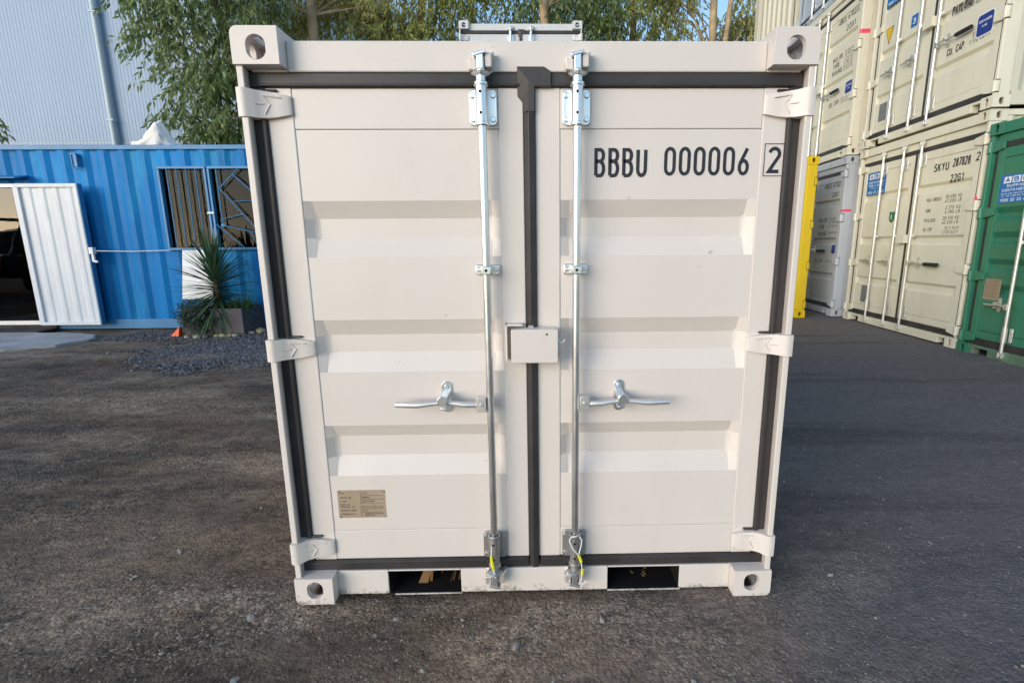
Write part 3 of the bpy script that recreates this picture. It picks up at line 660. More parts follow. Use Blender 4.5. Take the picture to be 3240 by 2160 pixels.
# ================================================================== STANDARD CONTAINERS
def std_container(label, loc, rz, paint_, H=2.591, W=2.438, L=6.058, rods=((1.82, -1), (1.375, -1), (1.025, 1)), grip=True, handle_z=.945, hinge_z=(2.30, 1.61, .91, .21),
                  grooves=(1.91, 1.28, .69), gdeep=.03, gw_=(.018, .075, .105), wall=None, sill_m=None, name='shipping_container', rodm='galv_old', pockets=True, lock=True, cap_only=None):
    """local frame: x right along the door face seen from outside, y into the container; u = distance from the right edge"""
    root = empty(name, loc, rz); hw = W / 2; X = lambda u: hw - u; wall = wall or paint_; P = paint_; sill_m = sill_m or P
    gt = H - .262; gb = .188   # gasket inner heights
    # corner castings with front and side holes
    for s in (1, -1):
        for zz in (0, H - .118):
            for yy in (0, L - .178):
                base = MB().box(min(s * hw, s * (hw - .162)), max(s * hw, s * (hw - .162)), yy, yy + .178, zz, zz + .118)
                cav = MB().box(min(s * (hw - .025), s * (hw - .14)), max(s * (hw - .025), s * (hw - .14)), yy + .02, yy + .158, zz + .02, zz + .1)
                cx = s * (hw - .085); st = [(math.cos(R(q)), math.sin(R(q)), .02 if q <= 180 else -.02) for q in range(0, 360, 20)]
                yo = -.05 if yy == 0 else L - .05
                fh = MB().prism([(cx + .025 * a, zz + .059 + c + .025 * b) for a, b, c in st], 'y', yo, yo + .1)
                sh = MB().prism([(yy + .089 + .026 * a, zz + .059 + c * .6 + .024 * b) for a, b, c in st], 'x', s * hw - .05, s * hw + .05)
                link('corner_casting', boolean(base, [cav, fh, sh]), P, root, bevel=.006)
        # front posts, slotted hinge edge
        x1 = s * (hw - .006); x2 = s * (hw - .070)
        mb = MB().prism([(x1, .012), (x1, .165), (x2, .165), (x2, .075), (s * (hw - .045), .075), (s * (hw - .045), .012)], 'z', .118, H - .118)
        mb.build('corner_post', P, root, bevel=.008)
        MB().box(min(x1, x2), max(x1, x2), L - .16, L - .012, .118, H - .118).build('corner_post', P, root, bevel=.008)
        # slots: raised dark boxes at every hinge, slot shade put in as colour
        for z in hinge_z: MB().box(*sorted((s * (hw - .0045), s * (hw - .012))), .004, .05, z - .07, z + .06).build('hinge_slot', M['dark'], root)
        pr = []; y = .165
        while y < L - .3:
            pr += [(s * (hw - .012), y), (s * (hw - .012), y + .072), (s * (hw - .046), y + .140), (s * (hw - .046), y + .210)]; y += .278
        pr.append((s * (hw - .012), L - .16))
        mb = MB().strip(pr, 'z', .155, H - .06); mb.box(*sorted((s * (hw - .004), s * (hw - .05))), .178, L - .178, .02, .155); mb.box(*sorted((s * (hw - .004), s * (hw - .06))), .178, L - .178, H - .062, H - .004)
        mb.build('side_wall', wall, root, fix=False)
    MB().box(-hw + .1, hw - .1, .178, L - .1, H - .03, H - .02).build('roof', wall, root)
    pr = []; x = -hw + .10
    while x < hw - .3: pr += [(x, L - .014), (x + .11, L - .014), (x + .158, L - .055), (x + .245, L - .055)]; x += .293
    pr += [(hw - .22, L - .014), (hw - .07, L - .014)]
    MB().strip(pr, 'z', .11, H - .09).build('end_wall', wall, root, fix=False)
    MB().box(-hw + .162, hw - .162, L - .1, L - .01, 0.01, .12).build('end_rail', wall, root); MB().box(-hw + .162, hw - .162, L - .1, L - .01, H - .1, H - .006).build('end_rail', wall, root)
    MB().box(-hw + .162, hw - .162, .02, .13, H - .116, H - .006).box(-hw + .075, hw - .075, .05, .13, H - .205, H - .117).build('header_rail', P, root, bevel=.006)
    mb = MB()
    if pockets:
        for a, b in ((-hw + .162, -hw + .205), (-hw + .405, hw - .315), (hw - .195, hw - .162)): mb.box(a, b, .02, .13, .012, .115)
        for a, b in ((-hw + .205, -hw + .405), (hw - .315, hw - .195)): mb.box(a, b, .021, .13, .085, .114)
    else: mb.box(-hw + .162, hw - .162, .02, .13, .012, .115)
    mb.build('sill_rail', sill_m, root, bevel=.005)
    if pockets:
        MB().box(-hw + .205, -hw + .405, .10, .12, .012, .085).build('rail_notch', M['dark'], root); MB().box(hw - .315, hw - .195, .10, .12, .012, .085).build('rail_notch', M['dark'], root)  # near-black plates paint the shade inside the notches
    MB().box(-hw + .1, hw - .1, .13, L - .1, .10, .14).build('floor_deck', M['timber'], root)
    doors = {}
    for s in (-1, 1):
        a, b = (X(2.335) if W > 2.4 else -hw + .10, X(1.185) if W > 2.4 else -.02) if s < 0 else (X(1.145) if W > 2.4 else .02, hw - .10)
        A, B = a + .075, b - .075
        mb = MB().box(a, A, .045, .09, gb, gt).box(B, b, .045, .09, gb, gt).box(A, B, .047, .09, gt - .10, gt - .001).box(A, B, .047, .09, gb + .001, gb + .085)
        d = mb.build('door', P, root, bevel=.004); doors[s] = d
        pr = [(.09, gb + .086), (.052, gb + .087)]
        for zc in grooves[::-1]: pr += [(.052, zc - gw_[2]), (.052 + gdeep, zc - gw_[1]), (.052 + gdeep, zc - gw_[0]), (.052, zc + gw_[0])]
        pr += [(.052, gt - .102), (.09, gt - .101)]
        o = MB().strip(pr, 'x', A + .001, B - .001).build('door_panel', P, d, bevel=.006, fix=False); auto_smooth(o, 20)
        g = MB(); xo = s * (hw - .070)
        g.box(*sorted((a if s < 0 else b, xo)), .047, .08, gb - .001, gt); g.box(*sorted((xo, X(1.165) - .001 * -s if W > 2.4 else s * .001)), .048, .08, gt + .001, gt + .056); g.box(*sorted((xo, X(1.165) - .001 * -s if W > 2.4 else s * .001)), .048, .08, gb - .070, gb - .002)
        if s > 0: g.box(X(1.185) + .001 if W > 2.4 else -.019, X(1.145) - .001 if W > 2.4 else .019, .041, .07, gb + .002, gt - .002)
        g.build('gasket', M['rubber'], d, bevel=.004)
        for z in hinge_z:
            h = MB().prism([(s * (hw + .002), z + .05), (s * (hw - .07), z + .05), (s * (hw - .19), z + .03), (s * (hw - .19), z - .04), (s * (hw - .07), z - .06), (s * (hw + .002), z - .06)], 'y', .018, .0445)
            h.tube([(s * (hw - .022), .012, z - .062), (s * (hw - .022), .012, z + .052)], .020, 10)
            h.build('hinge', P, d, bevel=.004)
    for u, dr in rods:
        x = X(u); mb = MB().tube([(x, .005, .085), (x, .005, H - .165)], .0175, 12)
        for z in (gb + .10, gt - .10):
            mb.rrect(x + .018, x + .060, z - .075, z + .075, .01, .036, .044); mb.tube([(x, .005, z - .08), (x, .005, z + .08)], .024, 12)
            for dz in (-.045, .045): mb.disc(x + .042, z + dz, .010, .030, .037, 8)
        for z in (H * .5,): mb.box(x - .03, x + .05, .01, .044, z - .018, z + .018)
        bar = auto_smooth(mb.build('locking_bar', M[rodm], root, bevel=.002), 35)
        for z in (H - .150, .075):
            k = MB(); k.box(x - .035, x + .035, -.004, .02, z - .012, z + .012); k.box(x - .028, x - .012, -.014, .02, z - .03, z + .03); k.box(x + .012, x + .028, -.014, .02, z - .03, z + .03)
            k.build('cam_keeper', M['galv_old'], root, bevel=.003)
        h = MB(); z = handle_z
        h.box(*sorted((x, x + dr * .045)), -.018, .02, z - .03, z + .03)
        h.tube([(x + dr * .03, -.006, z), (x + dr * .12, -.004, z + .01), (x + dr * .20, -.004, z), (x + dr * (.30 if dr < 0 else .34), -.004, z - .004)], .013, 8)
        cx = x + dr * .16; h.rrect(cx - .022, cx + .022, z - .07, z + .08, .02, .038, .044); h.box(cx - .018, cx + .018, -.018, .04, z + .014, z + .034); h.box(cx - .018, cx + .018, -.012, .04, z - .03, z - .016)
        ho = h.build('handle', M['galv_old'], bar, bevel=.003)
        if dr > 0 and grip: MB().tube([(x + dr * .34, -.005, z - .004), (x + dr * .57, -.005, z - .006)], .024, 10).build('handle_grip', M['grip'], bar, bevel=.004)
    if lock:
        MB().box(X(1.27), X(1.10), -.03, .044, 1.20, 1.31).build('lock_box', P, root, bevel=.004)
    return root, doors, X
def lettering(d, rows, X, mat=None, y=.0505):
    for s, u, z, h, wd in rows:
        t = MB(); text(t, s, X(u), z, h, wd, .16, y=y); t.build('lettering', mat or M['ink'], d, fix=False)
def sticker(d, x0, x1, z0, z1, mat, y=.0500, r=.01, name='sticker'):
    return MB().rrect(x0, x1, z0, z1, r, y, y + .0012).build(name, mat, d.parent or d)
def company_sign(d, x0, x1, z0, z1, lines, y=.049):
    b = sticker(d, x0, x1, z0, z1, M['sign_blue'], y, .006, 'company_sign'); w_ = x1 - x0; h = z1 - z0
    tiles = MB(); blk = MB()
    for k, ch in enumerate("ABC"):
        a = x0 + w_ * (.10 + .275 * k); tiles.prism([(a, z1 - .30 * h), (a + .235 * w_, z1 - .30 * h), (a + .255 * w_, z1 - .07 * h), (a + .02 * w_, z1 - .07 * h)], 'y', y - .0012, y - .0004)
        blk = MB(); text(blk, ch, a + .065 * w_, z1 - .27 * h, .17 * h, .12 * w_, .24, y=y - .0018); blk.build('sign_initial', M['sign_blue'], b, fix=False)
    tiles.build('sign_tiles', M['sign_white'], b, fix=False)
    for s, fz, fh, fw in lines: q = MB(); text(q, s, x0 + w_ * (.5 - fw / 2), z0 + fz * h, fh * h, fw * w_, .2, y=y - .0008); q.build('sign_lettering', M['sign_white'], b, fix=False)
   
SIGN = [("SHIPPING", .55, .10, .55), ("CONTAINERS", .40, .10, .80), ("SALES HIRE MODIFICATIONS", .30, .045, .85), ("NEW AND USED DELIVERY", .22, .045, .8), ("1300 22 22 60", .05, .10, .85)]
SIGN2 = [("CONTAINERS", .50, .11, .8), ("HIRE & SALES", .36, .10, .75), ("AUSTRALIA WIDE", .27, .04, .6), ("1300 22 22 60", .06, .11, .85)]

TV = Vector((.0820, .9966, 0)); NV = Vector((.9966, -.0820, 0)); RZ = math.atan2(-TV.y, -TV.x)
def place(near, z, W=2.438): c = Vector((*near, 0)) + TV * (W / 2); return (c.x, c.y, z)
near_A = (4.848, 3.969); near_B = (4.967, 6.590)

# lower cream container, SKYU
rt, dr_, X = std_container('', place(near_A, 0), RZ, M['cream_old'])
tag(rt, 'cream container lettered SKYU 287828 2 standing on the ground right of the yard', 'container')
lettering(dr_[1], [("SKYU", .815, 2.055, .10, .235), ("287828", .505, 2.075, .10, .25), ("22G1", .515, 1.905, .09, .195)], X)
lettering(dr_[1], [("2", .158, 2.09, .095, .045)], X, y=.0440)
lettering(dr_[1], [("MAX GROSS", .87, 1.705, .045, .245), ("30,480 KG", .55, 1.725, .04, .25), ("67,200 LB", .55, 1.675, .04, .25), ("TARE", .87, 1.575, .045, .09), ("2,170 KG", .53, 1.595, .04, .23), ("4,780 LB", .53, 1.545, .04, .23),
    ("PAYLOAD", .87, 1.455, .045, .19), ("28,310 KG", .55, 1.475, .04, .25), ("62,420 LB", .55, 1.425, .04, .25), ("CU. CAP", .87, 1.345, .045, .15), ("33.2 CU.M", .50, 1.36, .036, .22), ("1,170 CU.FT", .53, 1.312, .036, .25)], X, M['ink_grey'])
company_sign(dr_[-1], X(2.24), X(1.785), 1.905, 2.23, SIGN2)
e = MB().prism([(X(1.605), 1.63), (X(1.485), 1.63), (X(1.485), 1.53), (X(1.52), 1.485), (X(1.57), 1.485), (X(1.605), 1.53)], 'y', .0495, .051).build('emblem', M['emblem_green'], rt)
t_ = MB(); text(t_, "I", X(1.565), 1.52, .08, .02, .2, y=.0488); t_.build('emblem_mark', M['sign_white'], e, fix=False)
sticker(dr_[-1], X(2.08), X(1.925), .315, .57, M['plate_grey'], name='data_plate')
bl = sticker(dr_[1], X(.37), X(.19), .215, .258, M['sign_white']); t_ = MB(); text(t_, "CIMC 22", X(.36), .224, .026, .15, .25, y=.0492); t_.build('sticker_lettering', M['tag_blue'], bl, fix=False)
MB().box(1.219 - .055, 1.219 - .015, .0105, .0118, 1.60, 1.70).build('spray_mark', M['pink'], rt)

# upper cream container, PAYLOAD
rt, dr_, X = std_container('', place((near_A[0] - .03, near_A[1] - .035), 2.602), RZ, M['cream_old'], wall=M['cream_wall'])
tag(rt, 'cream container lettered PAYLOAD with a yellow warning triangle, stacked on the SKYU container', 'container')
lettering(dr_[1], [("ABCU 670141", .87, 2.075, .095, .65), ("22G1", .55, 1.93, .09, .2), ("MAX GR.", .87, 1.60, .10, .30), ("TARE", .80, 1.37, .10, .20), ("PAYLOAD", .87, 1.205, .10, .30), ("CU. CAP.", .87, .77, .085, .275)], X)
lettering(dr_[1], [("30,480 KG", .50, 1.65, .045, .27), ("67,200 LB", .50, 1.59, .045, .27), ("2,170 KG", .50, 1.42, .045, .25), ("4,780 LB", .50, 1.36, .045, .25), ("28,310 KG", .52, 1.25, .045, .27), ("62,420 LB", .52, 1.19, .045, .27), ("33.2 CU.M", .50, .84, .05, .25), ("1,170 CU.FT", .53, .775, .05, .28)], X, M['ink_grey'])
tg = sticker(dr_[1], X(.455), X(.22), .805, 1.035, M['sign_white'], .0500, .03); tb = MB().rrect(X(.445), X(.23), .815, 1.025, .03, .0488, .0498).build('tag_face', M['tag_blue'], tg)
t_ = MB(); text(t_, "CONTAINERS", X(.42), .945, .026, .165, .2, y=.0482); text(t_, "HIRE", X(.375), .895, .022, .07, .2, y=.0482); t_.build('sticker_lettering', M['sign_white'], tg, fix=False)
company_sign(dr_[-1], X(2.25), X(1.80), 1.86, 2.20, SIGN2)
e = MB().prism([(X(2.20), 1.57), (X(2.02), 1.57), (X(2.11), 1.35)], 'y', .0502, .0514).build('warning_edge', M['ink'], rt)
MB().prism([(X(2.186), 1.562), (X(2.034), 1.562), (X(2.11), 1.377)], 'y', .0490, .0500).build('warning_face', M['warn_yellow'], e)
bs = sticker(dr_[-1], X(1.64), X(1.51), 1.37, 1.52, M['sign_blue']); t_ = MB(); text(t_, "3", X(1.60), 1.41, .07, .045, .2, y=.0492); t_.build('sticker_lettering', M['sign_white'], bs, fix=False)
sticker(dr_[-1], X(2.15), X(1.97), .33, .57, M['plate_grey'], name='data_plate')

# column B
rt, dr_, X = std_container('', place(near_B, 0), RZ, M['grey_old'], rods=((1.82, -1), (1.375, -1), (1.02, 1)), H=2.56, handle_z=1.08)
tag(rt, 'grey container lettered ABCU 670275 on the ground beside the yellow container', 'container')
lettering(dr_[1], [("ABCU 670275", .74, 2.12, .085, .62), ("22G1", .46, 1.96, .08, .20)], X)
lettering(dr_[1], [("MAX GR.", .83, 1.56, .07, .30), ("TARE", .82, 1.45, .07, .19), ("PAYLOAD", .82, 1.33, .07, .27), ("30,480 KG", .46, 1.59, .035, .28), ("67,200 LB", .46, 1.54, .035, .28), ("2,170 KG", .46, 1.47, .035, .26), ("28,310 KG", .46, 1.36, .035, .28), ("CU. CAP.", .85, .87, .06, .28), ("33.2 CU.M", .45, .88, .035, .26)], X)
tg = sticker(dr_[1], X(.31), X(.155), 1.02, 1.185, M['sign_white'], .0500, .02); MB().rrect(X(.302), X(.163), 1.028, 1.177, .02, .0488, .0498).build('tag_face', M['tag_blue'], tg)
MB().box(1.219 - .030, 1.219 + .0005, -.0003, .0115, 1.70, 1.74).box(1.2135, 1.2145, .02, .15, 1.70, 1.74).build('spray_mark', M['pink'], rt)
rt, dr_, X = std_container('', place((near_B[0] - .015, near_B[1] - .01), 2.572), RZ, M['cream_old'], rods=((1.86, -1), (1.40, -1), (1.08, 1)), handle_z=1.10)
tag(rt, 'cream container lettered ABCU 670222 stacked on the grey container', 'container')
lettering(dr_[1], [("ABCU 670222", .79, 2.13, .085, .62), ("22G1", .52, 1.965, .085, .25), ("MAX GR.", .87, 1.59, .075, .32), ("TARE", .85, 1.49, .075, .20), ("PAYLOAD", .86, 1.38, .075, .30), ("CU. CAP.", .86, .89, .075, .32)], X)
lettering(dr_[1], [("30,480 KG", .50, 1.63, .04, .26), ("67,200 LB", .50, 1.58, .04, .26), ("2,170 KG", .50, 1.52, .04, .24), ("4,780 LB", .50, 1.47, .04, .24), ("28,310 KG", .51, 1.42, .04, .26), ("62,420 LB", .51, 1.37, .04, .26), ("33.2 CU.M", .48, .92, .04, .24), ("1,170 CU.FT", .50, .87, .04, .26)], X, M['ink_grey'])
tg = sticker(dr_[1], X(.385), X(.165), .975, 1.17, M['sign_white'], .0500, .03); tb = MB().rrect(X(.375), X(.175), .985, 1.16, .03, .0488, .0498).build('tag_face', M['tag_blue'], tg)
t_ = MB(); text(t_, "CONTAINERS", X(.355), 1.09, .024, .15, .2, y=.0482); text(t_, "HIRE", X(.31), 1.045, .02, .06, .2, y=.0482); t_.build('sticker_lettering', M['sign_white'], tg, fix=False)
MB().box(1.2135, 1.2145, .02, .15, 1.74, 1.80).box(1.219 - .03, 1.219 + .0005, .0095, .0115, 1.74, 1.80).build('spray_mark', M['pink'], rt)
rt, dr_, X = std_container('', place((near_B[0] + .0, near_B[1] - .02), 5.170), RZ, M['paleblue'])
tag(rt, 'pale blue grey container at the very top right, stacked on the ABCU 670222 container', 'container')
# column C (beyond): only its flank shows
cc = Vector((*near_B, 0)) + TV * (2.438 * 1.5 + .12) + NV * 6.058
for zz, lb in ((0, 'cream container at the bottom of the rearmost stack, hidden behind the near container'), (2.595, 'cream container in the middle of the rearmost stack, hidden behind the near container'), (5.190, 'cream container showing its ribbed end wall at the top of the rearmost stack')):
    rt, dr_, X = std_container('', (cc.x, cc.y, zz), RZ + math.pi, M['cream_wall'])
    tag(rt, lb, 'container', 'cream containers of the rearmost stack')
# green container
GH = 2.44
rt, dr_, X = std_container('', place((4.848 - .082 * 2.47, 3.969 - .9966 * 2.47), -.015), RZ, M['green'], H=GH, rods=((1.845, -1), (.60, 1)), grip=False, handle_z=.575, hinge_z=(2.21, 1.54, .868, .201),
    grooves=(1.55, 1.30, 1.02, .76), gdeep=.034, gw_=(.03, .07, .11), sill_m=M['green_dusty'], rodm='galv_old', lock=False)
tag(rt, 'green container with white door bars and a blue company sign, at the right edge', 'container')
XL = lambda u: -1.219 + u    # from its left edge
company_sign(dr_[-1], XL(.185), XL(.56), 1.62, 1.90, SIGN, .0490)
pm = sticker(dr_[-1], XL(.19), XL(.40), .62, .84, M['brass'], name='data_plate'); t_ = MB()
for k in range(7): text(t_, "CSC SAFETY APPROVAL", XL(.20), .65 + .027 * k, .012, .18, .15, y=.0493)
t_.build('plate_lettering', M['plate_ink'], pm, fix=False)
# yellow container: door end to the camera
rt, dr_, X = std_container('', (4.425, 6.46 + 1.219, 0), R(91.5), M['yellow'], H=2.53, L=2.99, hinge_z=(2.16, 1.50, .85, .22), rods=((1.82, -1), (.62, 1)), lock=False)
tag(rt, 'yellow container of which one corner post shows beside the near container', 'container')

# ================================================================== BLUE OFFICE CONTAINER
YB = 5.882
def blue_office():
    root = empty('container_office', (-8.7, YB, 0)); tag(root, 'blue container office with barred windows and an open white door', 'container office')
    ox = -8.7; x0, x1, L, H = -14.8, -2.6, 2.438, 2.615
    lx = lambda v: v - ox
    def wall(a, b, z0, z1):
        # corrugated sheet between a and b, keeps a common phase
        pts = []; ph = -20.0
        per = .278; k = math.floor((a - ph) / per)
        brk = [(0, 0), (.072, 0), (.140, .028), (.210, .028)]
        allp = []
        for j in range(int(k) - 1, int((b - ph) / per) + 2):
            for d, y in brk: allp.append((ph + j * per + d, y))
        def yat(x):
            for (xa, ya), (xb, yb) in zip(allp, allp[1:]):
                if xa <= x <= xb: return ya + (yb - ya) * (x - xa) / (xb - xa)
            return 0
        pts = [(a, yat(a))] + [p for p in allp if a < p[0] < b] + [(b, yat(b))]
        return MB().strip([(lx(x), y + .012) for x, y in pts], 'z', z0, z1)
    d0, d1, dz0, dz1 = -8.25, -7.255, .09, 2.10       # doorway
    w0, w1, wz0, wz1 = -5.30, -3.86, 1.165, 2.325      # window pair
    mb = MB()
    for a, b, c, e in ((x0 + .1, d0, .16, H - .06), (d0, d1, dz1, H - .06), (d1, w0, .16, H - .06), (w0, w1, wz1, H - .06), (w0, w1, .16, wz0), (w1, x1 - .1, .16, H - .06)):
        q = wall(a, b, c, e); mb.add(q.v, q.f)
    mb.build('wall', M['blue'], root, fix=False)
    mb = MB().box(lx(x0), lx(d0) , -.004, .05, .02, .16).box(lx(d1), lx(x1), -.004, .05, .02, .16)
    mb.build('base_rail', M['blue_trim'], root, bevel=.006)
    for v in (x0, x1 - .12): MB().box(lx(v), lx(v) + .12, -.002, .10, .161, H - .063).build('corner_post', M['blue_trim'], root, bevel=.006)
    MB().box(lx(x0), lx(x1), -.006, .05, H - .062, H).build('roof_rail', M['blue_trim'], root, bevel=.006)
    MB().box(lx(x0), lx(x1), .05, L, H - .04, H - .02).box(lx(x0), lx(x1), L, L + .03, 0, H).box(lx(x0), lx(x0) + .04, .05, L, 0, H - .05).box(lx(x1) - .04, lx(x1), .05, L, 0, H - .05).build('shell', M['blue_trim'], root)
    MB().box(lx(x0) + .05, lx(x1) - .05, .06, L - .02, .10, .13).build('floor_deck', M['timber'], root)
    # dark panels added inside so that the openings read dark
    MB().box(lx(d0) - .3, lx(d1) + .3, 1.4, 1.43, .13, 2.5).box(lx(w0) - .3, lx(w1) + .3, 1.4, 1.43, .13, 2.5).build('dark_backing', M['timber'], root)
    # sliding glass door
    fr = MB().box(lx(d0), lx(d1), -.01, .06, dz1 - .05, dz1).box(lx(d1) - .045, lx(d1), -.010, .06, dz0, dz1 - .05).box(lx(d0), lx(d0) + .045, -.01, .06, dz0, dz1 - .05).box(lx(d0) + .045, lx(d1) - .045, -.01, .06, dz0, dz0 + .06)
    fr.box(lx(d1) - .090, lx(d1) - .048, .015, .045, dz0 + .06, dz1 - .05)
    gd = fr.build('glass_door', M['alu'], root, bevel=.003)
    MB().box(lx(d0) + .05, lx(d1) - .09, .030, .034, dz0 + .065, dz1 - .055).build('pane', M['glass'], gd)
    # awning
    aw = MB().prism([(-.20, 2.150), (-.20, 2.165), (.0, 2.215), (.0, 2.195)], 'x', lx(d0) - .1, lx(d1) + .14); aw.build('awning', M['blue_trim'], root, bevel=.004)
    # security windows
    def window(a, b, sunburst):
        f = MB().box(lx(a), lx(b), -.035, .05, wz1 - .035, wz1).box(lx(a), lx(b), -.035, .05, wz0, wz0 + .035).box(lx(a), lx(a) + .032, -.035, .05, wz0 + .035, wz1 - .035).box(lx(b) - .032, lx(b), -.035, .05, wz0 + .035, wz1 - .035)
        wn = f.build('window', M['blue_trim'], root, bevel=.004)
        A, B, C, D = lx(a) + .032, lx(b) - .032, wz0 + .035, wz1 - .035
        MB().box(A, B, .030, .034, C, D).build('pane', M['window_glass'], wn)
        bl = MB(); x = A
        while x < B - .05: bl.box(x + .004, x + .05, .10 + .006 * (int(x * 100) % 3), .104 + .006 * (int(x * 100) % 3), C, D); x += .066
        bl.build('blind', M['blind'], wn)
        g = MB()
        if not sunburst:
            for k in range(4):
                x = A + (B - A) * (k + .75) / 4.6; g.tube([(x, -.022, C), (x, -.022, D)], .008, 6)
        else:
            cx, cz = A + .10, C + .28; pts = [(A + .10, D), (B, D - .05), (A + .38, D), (B, C + .45), (B, C + .12), (A + .30, C), (A, C + .40), (A, C + .02)]
            g.tube([(A + .095, -.022, C + .3), (A + .095, -.022, D)], .008, 6)
            g.tube([(A + .09, -.022, D - .28), (A + .40, -.022, D)], .008, 6); g.tube([(A + .32, -.022, D - .08), (B, -.022, D - .42)], .008, 6)
            g.tube([(A + .12, -.022, D - .28), (B, -.022, C + .12)], .008, 6); g.tube([(A + .24, -.022, D - .45), (B, -.022, D - .43)], .006, 6)
            g.tube([(A + .095, -.022, C + .40), (A + .40, -.022, C + .47)], .006, 6); g.tube([(A, -.022, C + .33), (A + .36, -.022, C)], .008, 6)
            g.tube([(A + .08, -.022, C + .32), (B, -.022, C + .18)], .008, 6); g.tube([(A + .55, -.022, C + .23), (B, -.022, C + .45)], .006, 6); g.tube([(A + .45, -.022, C + .24), (A + .58, -.022, C)], .006, 6)
            g.ico((A + .095, -.024, C + .31), .03, .015, .03, 1, .2, 3)
        g.build('security_bars', M['blue_trim'], wn)
        return wn
    window(w0, -4.625, False); w2 = window(-4.605, w1, True)
    MB().box(lx(-4.66), lx(-4.57), -.052, -.036, 1.675, 1.70).build('window_latch', M['seal_white'], w2)
    # lamp hook
    lm = MB().box(lx(-6.46), lx(-6.37), -.045, .0, 2.48, 2.50).box(lx(-6.45), lx(-6.435), -.04, -.02, 2.31, 2.48).box(lx(-6.40), lx(-6.36), -.05, -.01, 2.32, 2.48).tube([(lx(-6.44), -.03, 2.31), (lx(-6.41), -.03, 2.285), (lx(-6.37), -.03, 2.30)], .008, 6)
    lm.build('lamp_bracket', M['blue_trim'], root, bevel=.003)
    # open white steel door, folded back against the wall
    a, b, c, e, y0, y1 = -7.185, -6.335, .105, 2.085, -.165, -.125
    pr = []; x = a + .05
    while x < b - .12: pr += [(lx(x), -.135), (lx(x) + .06, -.135), (lx(x) + .09, -.145), (lx(x) + .135, -.145), (lx(x) + .165, -.135)]; x += .185
    pr.append((lx(b) - .05, -.135))
    mb = MB().box(lx(a), lx(b), y0, y1, e - .05, e).box(lx(a), lx(b), y0, y1, c, c + .045).box(lx(a), lx(a) + .05, y0, y1, c + .045, e - .05).box(lx(b) - .05, lx(b), y0, y1, c + .045, e - .05)
    dr = mb.build('open_door', M['white'], root, bevel=.004)
    MB().strip(pr, 'z', c + .045, e - .05).build('door_sheet', M['white'], dr, fix=False)
    MB().box(lx(b) + .002, lx(b) + .012, y0 + .005, y1 + .04, c, e).build('door_edge', M['blue_trim'], dr)
    MB().box(lx(a) - .045, lx(a) - .004, -.14, -.02, c, e).build('door_jamb', M['white'], dr, bevel=.003)
    hd = MB().box(lx(b) + .013, lx(b) + .075, -.17, -.11, 1.12, 1.215).box(lx(b) + .02, lx(b) + .06, -.15, -.12, 1.01, 1.12).box(lx(b) + .05, lx(b) + .10, -.155, -.125, 1.0, 1.03)
    hd.build('door_lock', M['seal_white'], dr, bevel=.006)
    return root
blue_office()
o = MB().tube([(-6.262, 5.745, 1.165), (-5.75, 5.77, 1.155), (-5.28, 5.835, 1.165)], .006, 6).build('hold_back_cable', M['seal_white']); tag(o, 'thin white cable stretched from the open door latch to the window', 'cable')
o = MB().prism([(5.70, .47), (5.72, .47), (5.862, 1.165), (5.842, 1.165)], 'x', -5.10, -4.66).build('white_board', M['sign_white'], bevel=.003); tag(o, 'white board leaning on the blue wall under the barred window, behind the yucca', 'board')
o = MB()
for k in range(3): o.box(-8.4, -7.10, 5.56 + .10 * k, 5.645 + .10 * k, .012 + .0, .045)
o.box(-8.4, -7.10, 5.845, 5.87, .005, .085).box(-8.36, -8.30, 5.58, 5.84, -.003, .012).box(-7.2, -7.14, 5.58, 5.84, -.003, .012)
tag(o.build('timber_step', M['timber'], bevel=.004), 'low dark timber step in front of the glass door', 'step')
# crumpled white sheeting on the roof
mb = MB(); bz = 2.60; mb.ico((0, 0, 0), 1, 1, 1, 4, 0, 1)
nv = []
for v in mb.v:
    q = Vector(v); k = 1 + .20 * noise.noise(q * 2.3) + .16 * abs(noise.noise(q * 4.1 + Vector((3, 1, 2)))) - .10 * abs(noise.noise(q * 7.0)); q = q * k
    hgt = .10 + .24 * max(0, 1 - abs(q.x - .42) / .62); nv.append((-5.45 + q.x * .30, 6.07 + q.y * .16, bz + max(0, (q.z + .35) * hgt * .9)))
mb.v = nv
o = mb.build('sheeting_bundle', M['cloth']); auto_smooth(o, 50); tag(o, 'crumpled white sheeting bundle lying on the roof of the blue office', 'sheeting')
# concrete pad
pts = [(-9.2, 5.52), (-7.7, 5.56), (-6.70, 5.53), (-6.10, 5.33), (-5.86, 5.02), (-5.98, 4.62), (-6.35, 4.38), (-7.2, 4.1), (-9.2, 3.8)]
pp = []
for i, p in enumerate(pts):
    q = pts[(i + 1) % len(pts)]
    for k in range(4):
        f = k / 4; j = .05 * noise.noise(Vector((p[0] * 3 + f * 5, i, 2)))
        pp.append((p[0] + (q[0] - p[0]) * f + j, p[1] + (q[1] - p[1]) * f + j))
structure(MB().prism(pp, 'z', -.03, .030).build('concrete_pad', M['concrete'], bevel=.01))

